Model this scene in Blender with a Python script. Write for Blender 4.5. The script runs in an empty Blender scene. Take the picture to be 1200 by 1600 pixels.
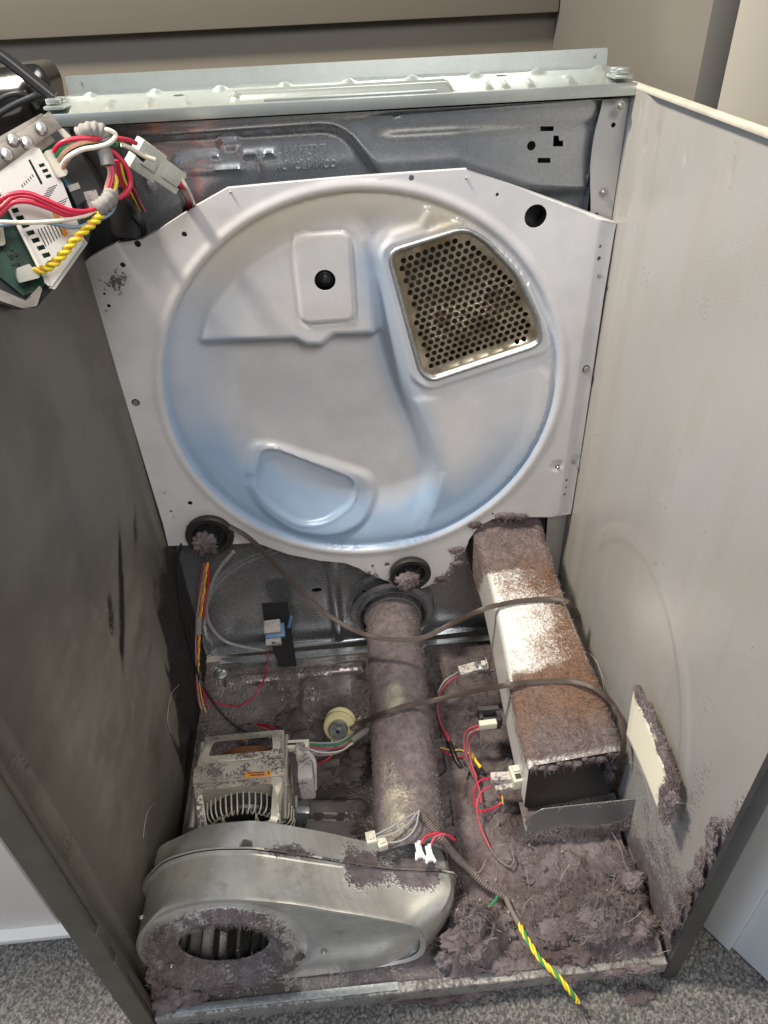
import bpy, bmesh, math, random
import numpy as np
from mathutils import Vector, Matrix, Euler, noise
from mathutils.geometry import delaunay_2d_cdt
random.seed(7); rng = np.random.default_rng(7)
S = bpy.context.scene; COL = S.collection
pi = math.pi

# ------------------------------------------------------------------ camera, world, lights, exposure
CAM = np.array([0.31027, -0.36335, 1.07165]); CRX, CRY, CRZ, FOC = 0.91701, 0.03724, -0.08204, 1117.88
W, D, H = 0.68, 0.60, 0.945          # inside width, depth and height of the cabinet
YB = 0.568                           # plane of the rear bulkhead
CARPET_Z = -0.05
cam = bpy.data.cameras.new('camera'); camo = bpy.data.objects.new('camera', cam); COL.objects.link(camo)
camo.location = CAM; camo.rotation_euler = Euler((CRX, CRY, CRZ), 'XYZ')
cam.sensor_fit = 'HORIZONTAL'; cam.sensor_width = 36; cam.lens = FOC / 1200 * 36
cam.clip_start = 0.01; cam.clip_end = 50
S.camera = camo
RM = np.array(Euler((CRX, CRY, CRZ), 'XYZ').to_matrix())
wd = bpy.data.worlds.new('World'); S.world = wd; wd.use_nodes = True
wd.node_tree.nodes['Background'].inputs[0].default_value = (0.80, 0.82, 0.88, 1)
wd.node_tree.nodes['Background'].inputs[1].default_value = 0.22
def area(name, loc, target, size, power, col):
    l = bpy.data.lights.new(name, 'AREA'); l.shape = 'DISK'; l.size = size; l.energy = power; l.color = col
    o = bpy.data.objects.new(name, l); COL.objects.link(o); o.location = loc
    o.rotation_euler = (Vector(target) - Vector(loc)).to_track_quat('-Z', 'Y').to_euler(); return o
area('ceiling_lamp', (-0.55, 0.32, 2.45), (0.4, 0.25, 0.2), 0.30, 70, (1.0, 0.90, 0.76))
area('front_fill', (0.75, -1.5, 2.3), (0.34, 0.5, 0.5), 0.9, 27, (1.0, 0.96, 0.94))  # unseen fill light added in front to brighten the bulkhead
area('blue_fill', (-1.6, -0.9, 1.9), (0.34, 0.5, 0.5), 0.9, 18, (0.55, 0.74, 1.0))  # unseen blue fill added to cool the bulkhead slopes
S.view_settings.view_transform = 'Standard'; S.view_settings.look = 'None'
S.view_settings.exposure = 0.22; S.view_settings.gamma = 1.0

# ------------------------------------------------------------------ helpers: measuring
def ray(u, v):
    d = np.array([(u - 600) / FOC, -(v - 800) / FOC, -1.0]); return RM @ d
def at(u, v, ax, val):
    d = ray(u, v); t = (val - CAM[ax]) / d[ax]; return CAM + t * d
def atd(u, v, dist): return CAM + dist * ray(u, v)
def atp(u, v, P0, n):
    d = ray(u, v); n = np.array(n, float); t = np.dot(np.array(P0) - CAM, n) / np.dot(d, n); return CAM + t * d
def B2(u, v): p = at(u, v, 1, YB); return (p[0], p[2])

# ------------------------------------------------------------------ helpers: materials
LINT = (0.142, 0.118, 0.122)
def nd(nt, t, **k):
    n = nt.nodes.new(t)
    for a, b in k.items(): setattr(n, a, b)
    return n
def mat(name, col, rough=0.5, metal=0.0, var=0.0, vscale=8, dust=0.0, dscale=14, fine=220, updust=0.0, dattr=False, dcol=LINT,
        bump=0.0, bscale=400, spangle=0.0, col2=None, rust=0.0, coat=0.0, tint=False, trans=0.0, dsoft=0.08, brush=0.0, fmix=0.38, dtint=None):
    m = bpy.data.materials.new(name); m.use_nodes = True; nt = m.node_tree; L = nt.links
    bs = nt.nodes['Principled BSDF']; geo = nd(nt, 'ShaderNodeNewGeometry'); pos = geo.outputs['Position']
    def noi(sc, det=4, rough_=0.6, vec=pos):
        n = nd(nt, 'ShaderNodeTexNoise'); n.inputs['Scale'].default_value = sc; n.inputs['Detail'].default_value = det
        n.inputs['Roughness'].default_value = rough_; L.new(vec, n.inputs['Vector']); return n.outputs['Fac']
    def mth(op, a, b=None, c=None, clamp=False):
        n = nd(nt, 'ShaderNodeMath', operation=op); n.use_clamp = clamp
        for i, x in enumerate((a, b, c)):
            if x is None: continue
            if isinstance(x, (int, float)): n.inputs[i].default_value = x
            else: L.new(x, n.inputs[i])
        return n.outputs[0]
    def mix(f, a, b):
        n = nd(nt, 'ShaderNodeMix', data_type='RGBA')
        if isinstance(f, (int, float)): n.inputs[0].default_value = f
        else: L.new(f, n.inputs[0])
        for i, x in ((6, a), (7, b)):
            if isinstance(x, tuple): n.inputs[i].default_value = (*x[:3], 1)
            else: L.new(x, n.inputs[i])
        return n.outputs[2]
    def sstep(x, a, b):
        n = nd(nt, 'ShaderNodeMapRange', interpolation_type='SMOOTHSTEP')
        L.new(x, n.inputs['Value']); n.inputs['From Min'].default_value = a; n.inputs['From Max'].default_value = b; return n.outputs['Result']
    c = tuple(col)
    rsock = None
    if var > 0:
        c2 = col2 or tuple(x * (1 - var) for x in col)
        c = mix(sstep(noi(vscale, 5), 0.38, 0.64), c, c2)
    if spangle > 0:
        v = nd(nt, 'ShaderNodeTexVoronoi'); v.inputs['Scale'].default_value = 330; L.new(pos, v.inputs['Vector'])
        sp = nd(nt, 'ShaderNodeSeparateColor'); L.new(v.outputs['Color'], sp.inputs[0])
        c = mix(mth('MULTIPLY', sp.outputs[0], spangle), c, tuple(min(1, x * 1.7) for x in col))
        rsock = mth('ADD', mth('MULTIPLY', sp.outputs[1], 0.16 * spangle / 0.5), rough - 0.06)
    if tint:
        for an, tc in tint:
            ta = nd(nt, 'ShaderNodeAttribute', attribute_name=an); c = mix(ta.outputs['Fac'], c, tc)
    if brush > 0:
        mp = nd(nt, 'ShaderNodeMapping'); mp.inputs['Scale'].default_value = (6, 6, 260); L.new(pos, mp.inputs['Vector'])
        c = mix(mth('MULTIPLY', sstep(noi(1.0, 3, 0.6, mp.outputs[0]), 0.35, 0.7), brush), c, tuple(x * 0.55 for x in col))
    if rust > 0:
        c = mix(mth('MULTIPLY', sstep(noi(26, 6, 0.7), 0.56, 0.66), rust), c, (0.16, 0.075, 0.035))
    rr = rsock if rsock is not None else rough
    mask = None
    if dust > 0 or dattr or updust > 0:
        base = dust
        if dattr:
            a = nd(nt, 'ShaderNodeAttribute', attribute_name='dust'); base = mth('ADD', a.outputs['Fac'], dust)
        if updust > 0:
            sx = nd(nt, 'ShaderNodeSeparateXYZ'); L.new(geo.outputs['Normal'], sx.inputs[0])
            base = mth('ADD', mth('MULTIPLY', mth('MAXIMUM', sx.outputs[2], 0.0), updust), base)
        nn = mth('ADD', mth('MULTIPLY', noi(dscale, 5, 0.65), 1 - fmix), mth('MULTIPLY', noi(fine, 2, 0.6), fmix))
        x = mth('SUBTRACT', base, nn)              # base 0..1 against noise about 0.5
        mask = sstep(x, -dsoft, dsoft)
        dc = mix(sstep(noi(70, 5, 0.7), 0.3, 0.7), tuple(x * 0.72 for x in dcol), tuple(min(1, x * 1.35) for x in dcol))
        if dtint:
            ta = nd(nt, 'ShaderNodeAttribute', attribute_name=dtint[0]); dc = mix(ta.outputs['Fac'], dc, dtint[1])
        c = mix(mask, c, dc)
        rr = mth('ADD', mth('MULTIPLY', mask, 0.95), mth('MULTIPLY', mth('SUBTRACT', 1.0, mask), rr))
        if metal > 0: L.new(mth('MULTIPLY', mth('SUBTRACT', 1.0, mask), metal), bs.inputs['Metallic'])
    if isinstance(c, tuple): bs.inputs['Base Color'].default_value = (*c[:3], 1)
    else: L.new(c, bs.inputs['Base Color'])
    if isinstance(rr, (int, float)): bs.inputs['Roughness'].default_value = rr
    else: L.new(rr, bs.inputs['Roughness'])
    if mask is None: bs.inputs['Metallic'].default_value = metal
    if coat: bs.inputs['Coat Weight'].default_value = coat; bs.inputs['Coat Roughness'].default_value = 0.2
    if trans: bs.inputs['Transmission Weight'].default_value = trans
    if bump > 0 or mask is not None:
        b = nd(nt, 'ShaderNodeBump'); b.inputs['Distance'].default_value = 0.0016
        h = None
        if bump > 0: h = mth('MULTIPLY', noi(bscale, 3, 0.6), bump)
        if mask is not None:
            h2 = mth('MULTIPLY', mask, mth('ADD', noi(330, 3, 0.7), 0.5)); h = h2 if h is None else mth('ADD', h, h2)
        L.new(h, b.inputs['Height']); b.inputs['Strength'].default_value = 0.8; L.new(b.outputs[0], bs.inputs['Normal'])
    return m
M = {}
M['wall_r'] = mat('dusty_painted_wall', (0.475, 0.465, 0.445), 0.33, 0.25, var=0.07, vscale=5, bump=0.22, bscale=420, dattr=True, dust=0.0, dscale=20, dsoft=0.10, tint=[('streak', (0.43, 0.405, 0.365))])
M['wall_l'] = mat('shade_darkened_wall', (0.175, 0.16, 0.13), 0.42, 0.25, var=0.3, vscale=6, bump=0.2, bscale=480, dattr=True, dcol=(0.022, 0.019, 0.018), dscale=14, dsoft=0.10, tint=[('haze', (0.30, 0.275, 0.225)), ('soot', (0.020, 0.018, 0.017))])  # same paint as the right panel, its shade put into the colour
M['cab_out'] = mat('graphite_paint', (0.075, 0.077, 0.078), 0.42, 0.3, var=0.25, vscale=9, bump=0.1, bscale=600, dust=0.22, dsoft=0.04, dcol=(0.3, 0.29, 0.28))
M['cab_trim'] = mat('dark_grey_trim', (0.12, 0.11, 0.09), 0.5, 0.2, var=0.2, vscale=12)
M['rim'] = mat('pale_paint_rim', (0.62, 0.57, 0.48), 0.5, 0.0, var=0.2, vscale=30)
M['galv'] = mat('galvanised_steel', (0.42, 0.44, 0.44), 0.38, 0.85, var=0.2, vscale=10, spangle=0.45)
M['galv_dk'] = mat('dull_galvanised_steel', (0.50, 0.52, 0.54), 0.30, 0.8, var=0.18, vscale=5, spangle=0.12, dust=0.10, dcol=(0.14,0.135,0.13), rust=0.06, dsoft=0.1)
M['rail'] = mat('zinc_rail', (0.58, 0.63, 0.60), 0.34, 0.8, var=0.12, vscale=8, spangle=0.06)
M['blower'] = mat('zinc_blower', (0.74, 0.74, 0.69), 0.36, 0.72, var=0.22, vscale=14, dattr=True, dscale=34, fine=260, dsoft=0.06, brush=0.25, rust=0.25, spangle=0.12)
M['enamel'] = mat('white_enamel', (0.66, 0.65, 0.655), 0.24, 0.0, var=0.09, vscale=16, dattr=True, dscale=20, fine=300, coat=0.35, dsoft=0.05, tint=[('cool_light_tint', (0.27, 0.40, 0.58)), ('yellow_tint', (0.62, 0.52, 0.34))])
M['grille'] = mat('stained_steel_screen', (0.56, 0.50, 0.38), 0.30, 0.85, var=0.5, vscale=18, col2=(0.27, 0.22, 0.15), dattr=True, dcol=(0.09, 0.06, 0.045), dscale=25)
M['duct'] = mat('duct_white_metal', (0.74, 0.73, 0.70), 0.45, 0.3, dattr=True, dscale=34, fine=300, dsoft=0.17, fmix=0.5, dcol=(0.165, 0.128, 0.125), dtint=('brown', (0.19, 0.102, 0.056)))
M['duct_lint'] = mat('brown_lint', (0.20, 0.13, 0.095), 1.0, 0, var=0.4, vscale=12, col2=LINT, bump=1.0, bscale=420)
M['pipe'] = mat('dusty_pipe', (0.42, 0.38, 0.31), 0.5, 0.35, var=0.3, vscale=14, dattr=True, dscale=16, fine=240, dsoft=0.12)
M['base'] = mat('dusty_base_pan', (0.36, 0.32, 0.30), 0.3, 0.8, var=0.3, vscale=20, dattr=True, dscale=22, fine=200, dsoft=0.10)
M['lint'] = mat('lint', tuple(x * 1.25 for x in LINT), 1.0, 0, var=0.5, vscale=16, bump=1.0, bscale=300, col2=(0.085, 0.062, 0.062))
M['fibre'] = mat('lint_fibre', (0.27, 0.23, 0.23), 1.0, 0, var=0.5, vscale=22, col2=(0.14, 0.105, 0.105))
M['fibre_br'] = mat('brown_fibre', (0.33, 0.24, 0.20), 1.0, 0, var=0.4, vscale=60, col2=(0.16, 0.11, 0.10))
M['fibre_w'] = mat('pale_fibre', (0.34, 0.32, 0.29), 0.9, 0)
M['black'] = mat('black_plastic', (0.02, 0.02, 0.021), 0.35, 0, bump=0.05)
M['rubber'] = mat('black_rubber', (0.022, 0.021, 0.02), 0.55, 0, dust=0.18)
M['dark'] = mat('dark_steel', (0.07, 0.07, 0.072), 0.4, 0.6, var=0.2, vscale=10)
M['chamber'] = mat('scorched_steel', (0.13, 0.095, 0.065), 0.5, 0.5, var=0.7, vscale=30, rust=0.8)
M['screw'] = mat('zinc_screw', (0.45, 0.45, 0.43), 0.35, 0.9)
M['motor'] = mat('motor_frame', (0.66, 0.62, 0.52), 0.42, 0.5, var=0.25, vscale=25, updust=0.17, dust=0.30, dscale=40, fine=260, dsoft=0.05)
M['copper'] = mat('winding_loops', (0.62, 0.58, 0.47), 0.5, 0.1)
M['label_or'] = mat('orange_label', (0.78, 0.30, 0.05), 0.6); M['ink'] = mat('label_ink', (0.05, 0.04, 0.03), 0.7)
M['nylon'] = mat('cream_nylon', (0.72, 0.64, 0.34), 0.35, 0, var=0.12, vscale=40, updust=0.0, dust=0.2)
M['conn'] = mat('ivory_connector', (0.70, 0.67, 0.55), 0.4, 0, var=0.12, vscale=60, dust=0.22, fine=400)
M['conn_clr'] = mat('clear_connector', (0.72, 0.74, 0.66), 0.25, 0, var=0.1, vscale=90, trans=0.25)
M['conn_dusty'] = mat('dusty_connector', (0.52, 0.48, 0.45), 0.7, 0, dust=0.42)
M['blue'] = mat('blue_plastic', (0.12, 0.25, 0.46), 0.4, 0, dust=0.3)
M['red_w'] = mat('crimson_wire', (0.56, 0.022, 0.06), 0.33, 0)
M['pink_w'] = mat('dusty_red_wire', (0.50, 0.07, 0.10), 0.5, 0, dust=0.33, dscale=60)
M['yel_w'] = mat('yellow_wire', (0.83, 0.62, 0.04), 0.35, 0); M['yeld_w'] = mat('dusty_yellow_wire', (0.62, 0.47, 0.08), 0.5, 0, dust=0.3, dscale=60)
M['wht_w'] = mat('cream_wire', (0.78, 0.72, 0.60), 0.4, 0); M['gry_w'] = mat('grey_wire', (0.33, 0.33, 0.34), 0.5, 0, dust=0.25)
M['blu_w'] = mat('slate_blue_wire', (0.20, 0.28, 0.38), 0.4, 0); M['blk_w'] = mat('black_wire', (0.018, 0.018, 0.02), 0.4, 0)
M['grn_w'] = mat('green_wire', (0.03, 0.28, 0.10), 0.4, 0); M['org_w'] = mat('orange_wire', (0.75, 0.22, 0.05), 0.4, 0); M['tan_w'] = mat('tan_wire', (0.62, 0.36, 0.24), 0.4, 0)
M['tape'] = mat('grey_tape', (0.24, 0.225, 0.21), 0.75, 0, bump=0.5, bscale=200, dust=0.3); M['sheath'] = mat('dusty_conduit', (0.20, 0.165, 0.15), 0.9, 0, dust=0.45)
M['belt'] = mat('worn_belt', (0.05, 0.035, 0.027), 0.5, 0, dust=0.16, dcol=(0.13, 0.095, 0.08))
M['hose'] = mat('clear_hose', (0.42, 0.43, 0.42), 0.3, 0, trans=0.3)
M['pcb'] = mat('green_board', (0.012, 0.10, 0.055), 0.35, 0, var=0.5, vscale=70, col2=(0.006, 0.045, 0.03)); M['wplast'] = mat('white_plastic', (0.78, 0.77, 0.74), 0.35, 0, bump=0.05)
M['bracket'] = mat('grimy_bracket', (0.34, 0.31, 0.27), 0.45, 0.6, var=0.4, vscale=40, dust=0.3)
M['foam'] = mat('cream_pad', (0.72, 0.68, 0.54), 0.85, 0, dattr=True, bump=0.2, bscale=250, dscale=40)
M['alcove'] = mat('taupe_board', (0.175, 0.153, 0.118), 0.55, 0, var=0.06, vscale=3); M['alcove_dk'] = mat('shaded_taupe_board', (0.145, 0.128, 0.10), 0.6, 0, var=0.06, vscale=3); M['alcove_side'] = mat('grey_beige_board', (0.17, 0.157, 0.135), 0.6, 0, var=0.05, vscale=3)
M['cream_wall'] = mat('cream_paint', (0.90, 0.81, 0.64), 0.7, 0, var=0.04, vscale=3)
M['white_cab'] = mat('white_laminate', (0.72, 0.68, 0.64), 0.45, 0, var=0.03, vscale=3); M['white_door'] = mat('white_satin_door', (0.70, 0.72, 0.73), 0.4, 0, var=0.03, vscale=3)
def carpet_mat():
    m = mat('grey_twist_carpet', (0.2, 0.2, 0.2), 0.95); nt = m.node_tree; L = nt.links; bs = nt.nodes['Principled BSDF']
    a = nd(nt, 'ShaderNodeAttribute', attribute_name='tone'); g = nd(nt, 'ShaderNodeNewGeometry')
    n = nd(nt, 'ShaderNodeTexNoise'); n.inputs['Scale'].default_value = 800; n.inputs['Detail'].default_value = 2; L.new(g.outputs['Position'], n.inputs['Vector'])
    s = nd(nt, 'ShaderNodeMath', operation='MULTIPLY_ADD'); L.new(a.outputs['Fac'], s.inputs[0]); s.inputs[1].default_value = 0.55
    t = nd(nt, 'ShaderNodeMath', operation='MULTIPLY'); L.new(n.outputs['Fac'], t.inputs[0]); t.inputs[1].default_value = 0.75; L.new(t.outputs[0], s.inputs[2])
    r = nd(nt, 'ShaderNodeValToRGB'); e = r.color_ramp.elements; e[0].position = 0.42; e[0].color = (0.04, 0.04, 0.04, 1); e[1].position = 0.95; e[1].color = (0.29, 0.275, 0.25, 1)
    x = e.new(0.62); x.color = (0.095, 0.093, 0.09, 1)
    L.new(s.outputs[0], r.inputs[0]); L.new(r.outputs[0], bs.inputs['Base Color']); return m
M['carpet'] = carpet_mat()

# ------------------------------------------------------------------ helpers: objects
ROOT = {}
def finish(me, m, smooth=0.6):
    if isinstance(m, (list, tuple)):
        for x in m: me.materials.append(x)
    else: me.materials.append(m)
    me.validate()
    if smooth is not None:
        me.shade_smooth(); me.set_sharp_from_angle(angle=smooth)
def mk(name, V, F, m, parent=None, smooth=0.6, attrs=None, merge=False):
    loc = ROOT.get(parent.name, (0, 0, 0)) if parent else (0, 0, 0)
    V = np.asarray(V, float) - np.array(loc)
    me = bpy.data.meshes.new(name); me.from_pydata(V.tolist(), [], [list(map(int, f)) for f in F])
    finish(me, m, smooth)
    if attrs:
        for k, a in attrs.items():
            at_ = me.attributes.new(k, 'FLOAT', 'POINT'); at_.data.foreach_set('value', np.asarray(a, dtype=np.float32))
    o = bpy.data.objects.new(name, me); COL.objects.link(o)
    if parent: o.parent = parent; ROOT[o.name] = loc
    return o
def inst(name, me, parent, loc, rot=(0, 0, 0), scale=(1, 1, 1)):
    o = bpy.data.objects.new(name, me); COL.objects.link(o)
    r = ROOT.get(parent.name, (0, 0, 0)) if parent else (0, 0, 0)
    o.location = Vector(loc) - Vector(r); o.rotation_euler = rot; o.scale = scale
    if parent: o.parent = parent
    return o
def tag(o, label=None, cat=None, group=None, kind=None):
    if label: o['label'] = label
    if cat: o['category'] = cat
    if group: o['group'] = group
    if kind: o['kind'] = kind
    return o
def thing(name, label, cat, loc=(0, 0, 0), group=None):
    o = bpy.data.objects.new(name, None); COL.objects.link(o); o.location = loc; o.empty_display_size = 0.02
    ROOT[o.name] = tuple(float(x) for x in loc); return tag(o, label, cat, group)
class MB:
    def __init__(s): s.V = []; s.F = []
    def add(s, V, F):
        k = len(s.V); s.V += [tuple(map(float, v)) for v in V]; s.F += [[k + i for i in f] for f in F]; return s
    def box(s, c, d, rot=None, bev=0.0):
        bm = bmesh.new(); bmesh.ops.create_cube(bm, size=1)
        for v in bm.verts: v.co = Vector((v.co.x * d[0], v.co.y * d[1], v.co.z * d[2]))
        if bev: bmesh.ops.bevel(bm, geom=bm.edges[:], offset=min(bev, min(d) * 0.45), segments=2, profile=0.6, affect='EDGES')
        if rot is None: R = Matrix.Identity(3)
        elif isinstance(rot, Matrix): R = rot
        else: R = Euler(rot).to_matrix()
        bm.verts.index_update()
        s.add([R @ v.co + Vector(c) for v in bm.verts], [[v.index for v in f.verts] for f in bm.faces]); bm.free(); return s
    def bar(s, a, b, w, h, up=(0, 0, 1), bev=0.0008):
        a = Vector(a); b = Vector(b); x = (b - a); l = x.length; x.normalize(); z = Vector(up); y = z.cross(x).normalized(); z = x.cross(y)
        R = Matrix((x, y, z)).transposed(); return s.box((a + b) / 2, (l, w, h), R, bev)
    def tube(s, P, r, n=8, flat=None, caps=True, up=None):
        P = [Vector(p) for p in P]; N = len(P); prev = None
        rad = r if callable(r) else (lambda t: r)
        rings = []
        for i, p in enumerate(P):
            t = (P[min(i + 1, N - 1)] - P[max(i - 1, 0)]); t = t.normalized() if t.length > 1e-9 else Vector((0, 0, 1))
            if prev is None:
                a = Vector(up) if up is not None else (Vector((0, 0, 1)) if abs(t.z) < 0.9 else Vector((1, 0, 0)))
                prev = (a - t * a.dot(t)).normalized()
            if flat is not None and up is not None: prev = Vector(up)
            prev = (prev - t * prev.dot(t)).normalized(); q = t.cross(prev)
            R = rad(i / max(1, N - 1))
            fr = flat if flat else 1.0
            rings.append([p + prev * (R * fr * math.cos(2 * pi * k / n)) + q * (R * math.sin(2 * pi * k / n)) for k in range(n)])
        V = [v for rg in rings for v in rg]; F = []
        for i in range(N - 1):
            for k in range(n): F.append([i * n + k, i * n + (k + 1) % n, (i + 1) * n + (k + 1) % n, (i + 1) * n + k])
        if caps: F.append(list(range(n))[::-1]); F.append([(N - 1) * n + k for k in range(n)])
        return s.add(V, F)
    def lathe(s, prof, o=(0, 0, 0), axis=(0, 1, 0), n=32, a0=0, a1=2 * pi):
        ax = Vector(axis).normalized(); u = Vector((1, 0, 0)) if abs(ax.x) < 0.9 else Vector((0, 0, 1)); u = (u - ax * u.dot(ax)).normalized(); w = ax.cross(u); o = Vector(o)
        full = abs(a1 - a0 - 2 * pi) < 1e-6; m = n if full else n + 1
        V = []
        for (r, h) in prof:
            for k in range(m):
                a = a0 + (a1 - a0) * k / n; V.append(o + ax * h + (u * math.cos(a) + w * math.sin(a)) * r)
        F = []
        for i in range(len(prof) - 1):
            for k in range(n):
                k2 = (k + 1) % m; F.append([i * m + k, i * m + k2, (i + 1) * m + k2, (i + 1) * m + k])
        return s.add(V, F)
    def prism(s, poly, d):                                      # 3-D polygon pushed along vector d
        n = len(poly); d = Vector(d); V = [Vector(p) for p in poly] + [Vector(p) + d for p in poly]
        return s.add(V, [list(range(n)), list(range(n, 2 * n))[::-1]] + [[i, i + n, (i + 1) % n + n, (i + 1) % n] for i in range(n)])
    def build(s, name, m, parent=None, smooth=0.6): return mk(name, s.V, s.F, m, parent, smooth)
def spline(P, k=10):
    P = [Vector(p) for p in P]
    if len(P) < 3: return [P[0].lerp(P[1], i / k) for i in range(k + 1)]
    Q = [P[0] * 2 - P[1]] + P + [P[-1] * 2 - P[-2]]; out = []
    for i in range(1, len(Q) - 2):
        a, b, c, d = Q[i - 1], Q[i], Q[i + 1], Q[i + 2]
        for j in range(k):
            t = j / k; out.append(0.5 * ((2 * b) + (c - a) * t + (2 * a - 5 * b + 4 * c - d) * t * t + (3 * b - a - 3 * c + d) * t ** 3))
    out.append(P[-1]); return out
def wire(name, P, r, m, parent=None, n=7, k=9): return MB().tube(spline(P, k), r, n).build(name, m, parent, 1.2)
def twisted(P, r, off, turns, phase, k=30):
    S_ = spline(P, k); N = len(S_); out = []
    for i, p in enumerate(S_):
        t = (S_[min(i + 1, N - 1)] - S_[max(i - 1, 0)]).normalized(); u = t.orthogonal(); a0 = Vector((0.3, 0.2, 0.9)); u = (a0 - t * a0.dot(t)).normalized(); w = t.cross(u)
        a = phase + 2 * pi * turns * i / N; out.append(p + (u * math.cos(a) + w * math.sin(a)) * off)
    return out
def inpoly(X, Y, poly):
    X = np.asarray(X, float); Y = np.asarray(Y, float); c = np.zeros(X.shape, bool); n = len(poly)
    for i in range(n):
        x1, y1 = poly[i]; x2, y2 = poly[(i + 1) % n]
        if y1 == y2: continue
        c ^= ((y1 > Y) != (y2 > Y)) & (X < (x2 - x1) * (Y - y1) / (y2 - y1) + x1)
    return c
def sdf(X, Y, poly):                                            # positive inside
    d = np.full(np.shape(X), 1e9); n = len(poly)
    for i in range(n):
        x1, y1 = poly[i]; x2, y2 = poly[(i + 1) % n]; ex, ey = x2 - x1, y2 - y1; L2 = ex * ex + ey * ey + 1e-18
        t = np.clip(((X - x1) * ex + (Y - y1) * ey) / L2, 0, 1); d = np.minimum(d, np.hypot(X - x1 - t * ex, Y - y1 - t * ey))
    return np.where(inpoly(X, Y, poly), d, -d)
def ss(a, b, x): t = np.clip((x - a) / (b - a), 0, 1); return t * t * (3 - 2 * t)
def circ(cx, cy, r, n=12, a0=0): return [(cx + r * math.cos(a0 + 2 * pi * i / n), cy + r * math.sin(a0 + 2 * pi * i / n)) for i in range(n)]
def rrect(cx, cy, w, h, r, n=4, rot=0):
    out = []
    for (sx, sy, a) in ((1, 1, 0), (-1, 1, pi / 2), (-1, -1, pi), (1, -1, 3 * pi / 2)):
        for i in range(n + 1):
            t = a + pi / 2 * i / n; x = sx * (w / 2 - r) + r * math.cos(t); y = sy * (h / 2 - r) + r * math.sin(t)
            out.append((cx + x * math.cos(rot) - y * math.sin(rot), cy + x * math.sin(rot) + y * math.cos(rot)))
    return out
def roundpoly(poly, r, n=5):
    out = []; N = len(poly)
    for i in range(N):
        p0, p, p1 = (np.array(poly[(i + j) % N], float) for j in (-1, 0, 1))
        a = p0 - p; b = p1 - p; la, lb = np.linalg.norm(a), np.linalg.norm(b); rr = min(r, la * 0.45, lb * 0.45)
        A = p + a / la * rr; Bq = p + b / lb * rr
        for k in range(n + 1):
            t = k / n; q = (1 - t) ** 2 * A + 2 * t * (1 - t) * p + t * t * Bq; out.append((float(q[0]), float(q[1])))
    return out
def plate(outer, holes, f, th, grid=None, edge=None):
    """sheet with real holes: f(U,V) -> Nx3 front points, th = thickness vector, edge = deeper turned rim vector"""
    pts = []; edges = []
    for loop in [outer] + holes:
        k = len(pts); n = len(loop); pts += [tuple(p) for p in loop]; edges += [(k + i, k + (i + 1) % n) for i in range(n)]
    if grid:
        xs = [p[0] for p in outer]; ys = [p[1] for p in outer]
        gx, gy = np.meshgrid(np.arange(min(xs) + grid / 2, max(xs), grid), np.arange(min(ys) + grid / 2, max(ys), grid))
        gx[::2] += grid * 0.5
        gx = gx.ravel(); gy = gy.ravel(); ok = sdf(gx, gy, outer) > grid * 0.45
        gx = gx[ok]; gy = gy[ok]
        for h in holes:
            hx = np.array([p[0] for p in h]); hy = np.array([p[1] for p in h]); near = (gx > hx.min() - grid) & (gx < hx.max() + grid) & (gy > hy.min() - grid) & (gy < hy.max() + grid)
            idx = np.where(near)[0]
            if len(idx): keep = np.ones(len(gx), bool); keep[idx] = sdf(gx[idx], gy[idx], h) < -grid * 0.3; gx = gx[keep]; gy = gy[keep]
        pts += list(zip(gx.tolist(), gy.tolist()))
    v, e, fc, *_ = delaunay_2d_cdt([Vector(p) for p in pts], edges, [], 1, 1e-7)
    v = np.array([(a.x, a.y) for a in v]); T = np.array([list(x) for x in fc if len(x) == 3])
    c = v[T].mean(axis=1); keep = np.ones(len(T), bool)
    for h in holes:
        hx = np.array([p[0] for p in h]); hy = np.array([p[1] for p in h]); near = np.where((c[:, 0] > hx.min()) & (c[:, 0] < hx.max()) & (c[:, 1] > hy.min()) & (c[:, 1] < hy.max()))[0]
        if len(near): keep[near[inpoly(c[near, 0], c[near, 1], h)]] = False
    keep &= inpoly(c[:, 0], c[:, 1], outer); T = T[keep]
    a = v[T[:, 0]]; b = v[T[:, 1]]; d = v[T[:, 2]]; neg = ((b[:, 0] - a[:, 0]) * (d[:, 1] - a[:, 1]) - (b[:, 1] - a[:, 1]) * (d[:, 0] - a[:, 0])) < 0
    T[neg] = T[neg][:, ::-1]
    P = np.asarray(f(v[:, 0], v[:, 1])); n = len(P); th = np.array(th); V = [P, P + th]; F = T.tolist() + (T[:, ::-1] + n).tolist()
    E = {}
    for t in T.tolist():
        for i in range(3): E[(t[i], t[(i + 1) % 3])] = 1
    bd = [(i, j) for (i, j) in E if (j, i) not in E]
    F += [[j, i, i + n, j + n] for (i, j) in bd]
    uv = np.concatenate([v, v])
    if edge is not None:
        ed = np.array(edge); om = sdf(v[:, 0], v[:, 1], outer) > -1e9
        no = len(outer); mid = {}
        ov = [(i, j) for (i, j) in bd if abs(sdf(np.array([(v[i, 0] + v[j, 0]) / 2]), np.array([(v[i, 1] + v[j, 1]) / 2]), outer)[0]) < 1e-5]
        k = 2 * n; Q = []
        ids = sorted({i for ij in ov for i in ij}); mp = {i: k + t for t, i in enumerate(ids)}
        V.append(P[ids] + ed); uv = np.concatenate([uv, v[ids]])
        F += [[j, i, mp[i], mp[j]] for (i, j) in ov]
    return np.concatenate(V), F, uv
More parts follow.
